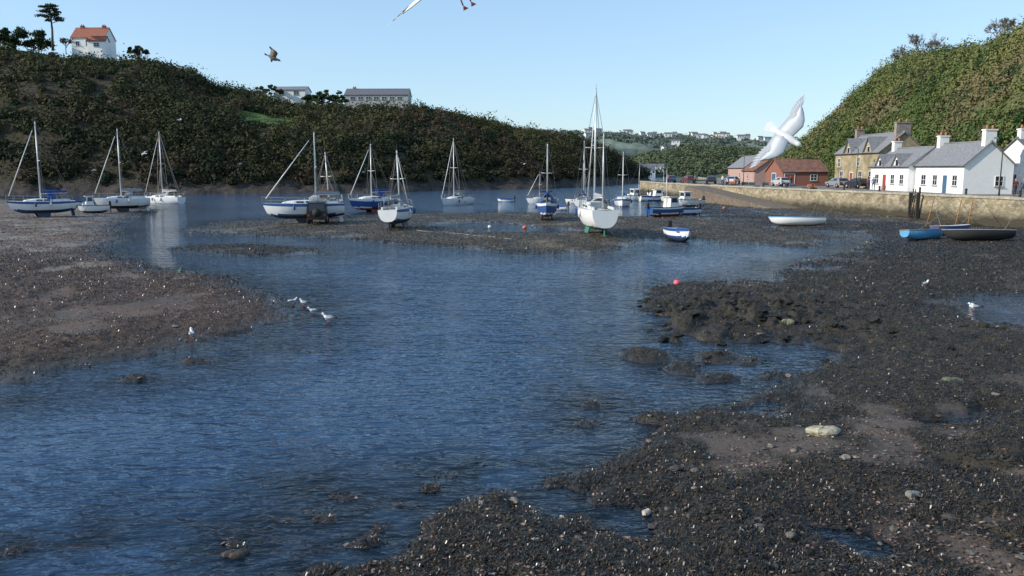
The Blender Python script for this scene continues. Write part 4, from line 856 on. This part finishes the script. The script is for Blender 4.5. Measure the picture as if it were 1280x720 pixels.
for px,py,d in((180,192,110),(225,150,120),(300,205,130),(118,213,120),(655,205,120),(742,182,100),(455,215,150)): gull('flying_gull',R(px,py,d),(random.uniform(-1,1),random.uniform(-1,1),0),(random.uniform(-.5,.5),random.uniform(-.5,.5),1),gw,gg,.4,.3)
def sgull(px,py,rot,sc=1.0):
    x,y=P(px,py,.05); z=gz(x,y); e=empty('standing_gull',(x,y,max(z,-.06)),(0,0,rot)); e.scale=(sc,)*3
    mb=MB(); rs=[]
    for x_,r,zz_ in((-.30,.012,.20),(-.22,.03,.205),(-.12,.062,.20),(-.01,.08,.20),(.07,.075,.22),(.12,.05,.26),(.145,.04,.30),(.165,.045,.335),(.195,.04,.345),(.22,.014,.34)):
        rs.append([(x_,r*math.cos(a),zz_+r*math.sin(a)) for a in np.linspace(0,2*math.pi,13)[:-1]])
    mb.rings(rs,gw); mb.tube((.212,0,.342),(.265,0,.328),.013,.004,gy,8)
    for s in(-1,1): mb.ell((.195,s*.034,.355),(.006,.004,.006),gk,6,5)
    mb.build('body_and_head',e); mb=MB()
    for s in(-1,1):
        w=[]
        for x_,h_,t_ in((.07,.03,.078),(0,.055,.088),(-.12,.05,.074),(-.24,.03,.045),(-.36,.008,.012)):
            w.append([(x_,s*t_,.225-h_),(x_,s*(t_+.01),.235),(x_,s*t_*.55,.235+h_)])
        mb.rings(w[:4],gg,True,True); mb.rings(w[3:],gk,True,True)
        mb.tube((-.01,s*.03,.14),(0,s*.032,0.0),.007,.006,gr_); mb.add([(-.01,s*.032,.008),(.05,s*.032-.03,.004),(.055,s*.032,.004),(.05,s*.032+.03,.004)],[(0,1,2),(0,2,3)],gr_)
    mb.build('wings_and_legs',e)
for a_ in((410,401,2.8,1.0),(366,379,.4,.8),(379,381,2.5,.8),(391,390,3.3,.8),(1217,386,3,.9),(1156,364,.5,.9),(240,425,2,.9)): sgull(*a_)
# ---------------------------------------------------------------- trees
bark=mat('bark',(.10,.08,.06),.9,0,.25,8); paleb=mat('pale_bark',(.13,.115,.10),.9)
def bare(name,loc,h,m,depth=6,seed=1,rmin=.02):
    rd=random.Random(seed); mb=MB()
    def br(p,d,l,r,k):
        q=p+d*l; mb.tube(p,q,r,max(rmin,r*.7),m,5 if k>3 else 3,False)
        if k==0: return
        for i in range(3 if k>1 else 4):
            nd=(d+Vector((rd.uniform(-1,1),rd.uniform(-1,1),rd.uniform(-.25,.6)))*.75).normalized(); br(p.lerp(q,rd.uniform(.45,1)),nd,l*rd.uniform(.60,.90),max(rmin,r*.6),k-1)
    br(Vector((0,0,-1)),Vector((0,0,1)),h*.26,h*.022,depth); o=mb.build('limbs'); e=empty(name,loc); o.parent=e; return e
q=R(1150,66,172); bare('bare_tree',(q.x,q.y,q.z-1),8.5,paleb,6,3)
q=R(1118,80,182); bare('bare_tree',(q.x,q.y,q.z-1),7,paleb,6,5)
q=R(1165,68,176); bare('bare_tree',(q.x,q.y,q.z-1),7,paleb,6,15)
q=R(1246,42,146); bare('bare_tree',(q.x,q.y,q.z-1),6.5,paleb,6,8)
q=R(1268,30,144); bare('bare_tree',(q.x,q.y,q.z-1.5),5,paleb,6,9)
q=R(82,58,243); bare('bare_tree',(q.x,q.y,q.z-1),6,bark,6,11,.035)
q=R(65,50,236)
e=empty('pine_tree',(q.x,q.y,q.z-2)); mb=MB(); mb.tube((0,0,-1),(.3,0,5),.38,.28,bark,8); mb.tube((.3,0,5),(.1,0,10.5),.28,.12,bark,8)
cl=[]
for k in range(15):
    a_=k*2.4; zz_=6.6+k*.30; l_=3.4*(1-.03*k)*random.uniform(.6,1.05); p1=Vector((.25+l_*math.cos(a_),l_*math.sin(a_),zz_+.7)); mb.tube((.2,0,zz_),p1,.12,.05,bark,5); cl.append(p1); cl.append(Vector((.2,0,zz_)).lerp(p1,.65)+Vector((0,0,.3)))
cl.append(Vector((.1,0,11))); mb.build('trunk_and_limbs',e)
A_=np.array(cl); leaves('crown',A_[:,0],A_[:,1],A_[:,2],np.full(len(A_),1.2)*(0.7+.5*rng.random(len(A_))),np.full(len(A_),.45),130,.2,np.tile(c(.025,.04,.018),(len(A_),1)),leafm,e,.2,.5,.6)
def bush(name,px,py,d,w,h,colr,n=26,ls=.3):
    q=R(px,py,d); e=empty(name,(q.x,q.y,q.z)); mb=MB(); 
    for k in range(5): a_=k*1.3; mb.tube((0,0,-3),(w*.3*math.cos(a_),w*.2*math.sin(a_),h*.5),.12,.06,bark,5)
    mb.build('stems',e)
    n=int(n*1.8)
    cx_=rng.uniform(-w*.5,w*.5,n); cy_=rng.normal(0,w*.15,n); top=h*np.sqrt(np.clip(1-(cx_/(w*.55))**2,.05,1))*(.8+.3*np.sin(cx_*1.7))
    cz_=top*(-.15+1.0*rng.random(n))
    leaves('crown',cx_,cy_,cz_,h*.20*(.7+.7*rng.random(n)),np.full(n,.8),110,ls,np.tile(c(*colr),(n,1))*(.7+.6*rng.random((n,1))),leafm,e,.3,.5,.5)
bush('evergreen_tree',38,58,238,11,6.5,(.025,.042,.016)); bush('evergreen_tree',2,50,236,6,4,(.03,.045,.016)); bush('flat_topped_tree',172,66,246,6,2.2,(.04,.05,.025),16)
bush('evergreen_tree',408,127,262,13,3.8,(.03,.055,.02),30); bush('shrub',337,116,258,8,2.4,(.04,.05,.02),16)
bush('evergreen_tree',1268,190,104,6,5,(.03,.07,.018),34,.18); bush('shrub',1003,218,142,5,3,(.06,.10,.025),20,.18); bush('shrub',1078,190,140,6,5,(.06,.09,.025),20,.2)
# ---------------------------------------------------------------- light, sky, camera
EL=math.radians(27); AZ=math.radians(255)
sd_=Vector((math.sin(AZ)*math.cos(EL),math.cos(AZ)*math.cos(EL),math.sin(EL)))
ld=bpy.data.lights.new('sun','SUN'); ld.energy=5.0; ld.angle=math.radians(.5); ld.color=(1,.92,.80); lo=bpy.data.objects.new('sun',ld); scn.collection.objects.link(lo); lo.rotation_euler=sd_.to_track_quat('Z','Y').to_euler()
w=bpy.data.worlds.new('World'); scn.world=w; w.use_nodes=True; nt=w.node_tree; N=nt.nodes; L=nt.links; bg=N['Background']
sky=N.new('ShaderNodeTexSky'); sky.sky_type='NISHITA'; sky.sun_disc=False; sky.sun_elevation=EL; sky.sun_rotation=AZ; sky.air_density=1.15; sky.dust_density=.3; sky.ozone_density=1.6
tc=N.new('ShaderNodeTexCoord'); mp=N.new('ShaderNodeMapping'); mp.inputs['Scale'].default_value=(1.2,1.2,9); L.new(tc.outputs['Generated'],mp.inputs[0]); n=N.new('ShaderNodeTexNoise'); n.inputs['Scale'].default_value=2.2; n.inputs['Detail'].default_value=4; L.new(mp.outputs[0],n.inputs['Vector'])
mr=N.new('ShaderNodeMapRange'); mr.inputs[1].default_value=.55; mr.inputs[2].default_value=.8; mr.inputs[3].default_value=0; mr.inputs[4].default_value=.20; L.new(n.outputs['Fac'],mr.inputs[0])
mx=N.new('ShaderNodeMix'); mx.data_type='RGBA'; L.new(mr.outputs[0],mx.inputs[0]); L.new(sky.outputs[0],mx.inputs[6]); mx.inputs[7].default_value=(5.5,5.9,6.2,1)
ga=N.new('ShaderNodeGamma'); ga.inputs[1].default_value=.55; L.new(mx.outputs[2],ga.inputs[0])
vm=N.new('ShaderNodeVectorMath'); vm.operation='MULTIPLY'; vm.inputs[1].default_value=(1.80,2.30,2.85); L.new(ga.outputs[0],vm.inputs[0])
L.new(vm.outputs[0],bg.inputs['Color']); bg.inputs['Strength'].default_value=.14
scn.view_settings.view_transform='Standard'; scn.view_settings.look='None'; scn.view_settings.exposure=0
cd=bpy.data.cameras.new('camera'); cd.lens=28.125; cd.sensor_width=36; cd.clip_start=.1; cd.clip_end=8000; co=bpy.data.objects.new('camera',cd); scn.collection.objects.link(co); co.location=(0,0,CH); co.rotation_euler=(math.pi/2-TH,0,0); scn.camera=co
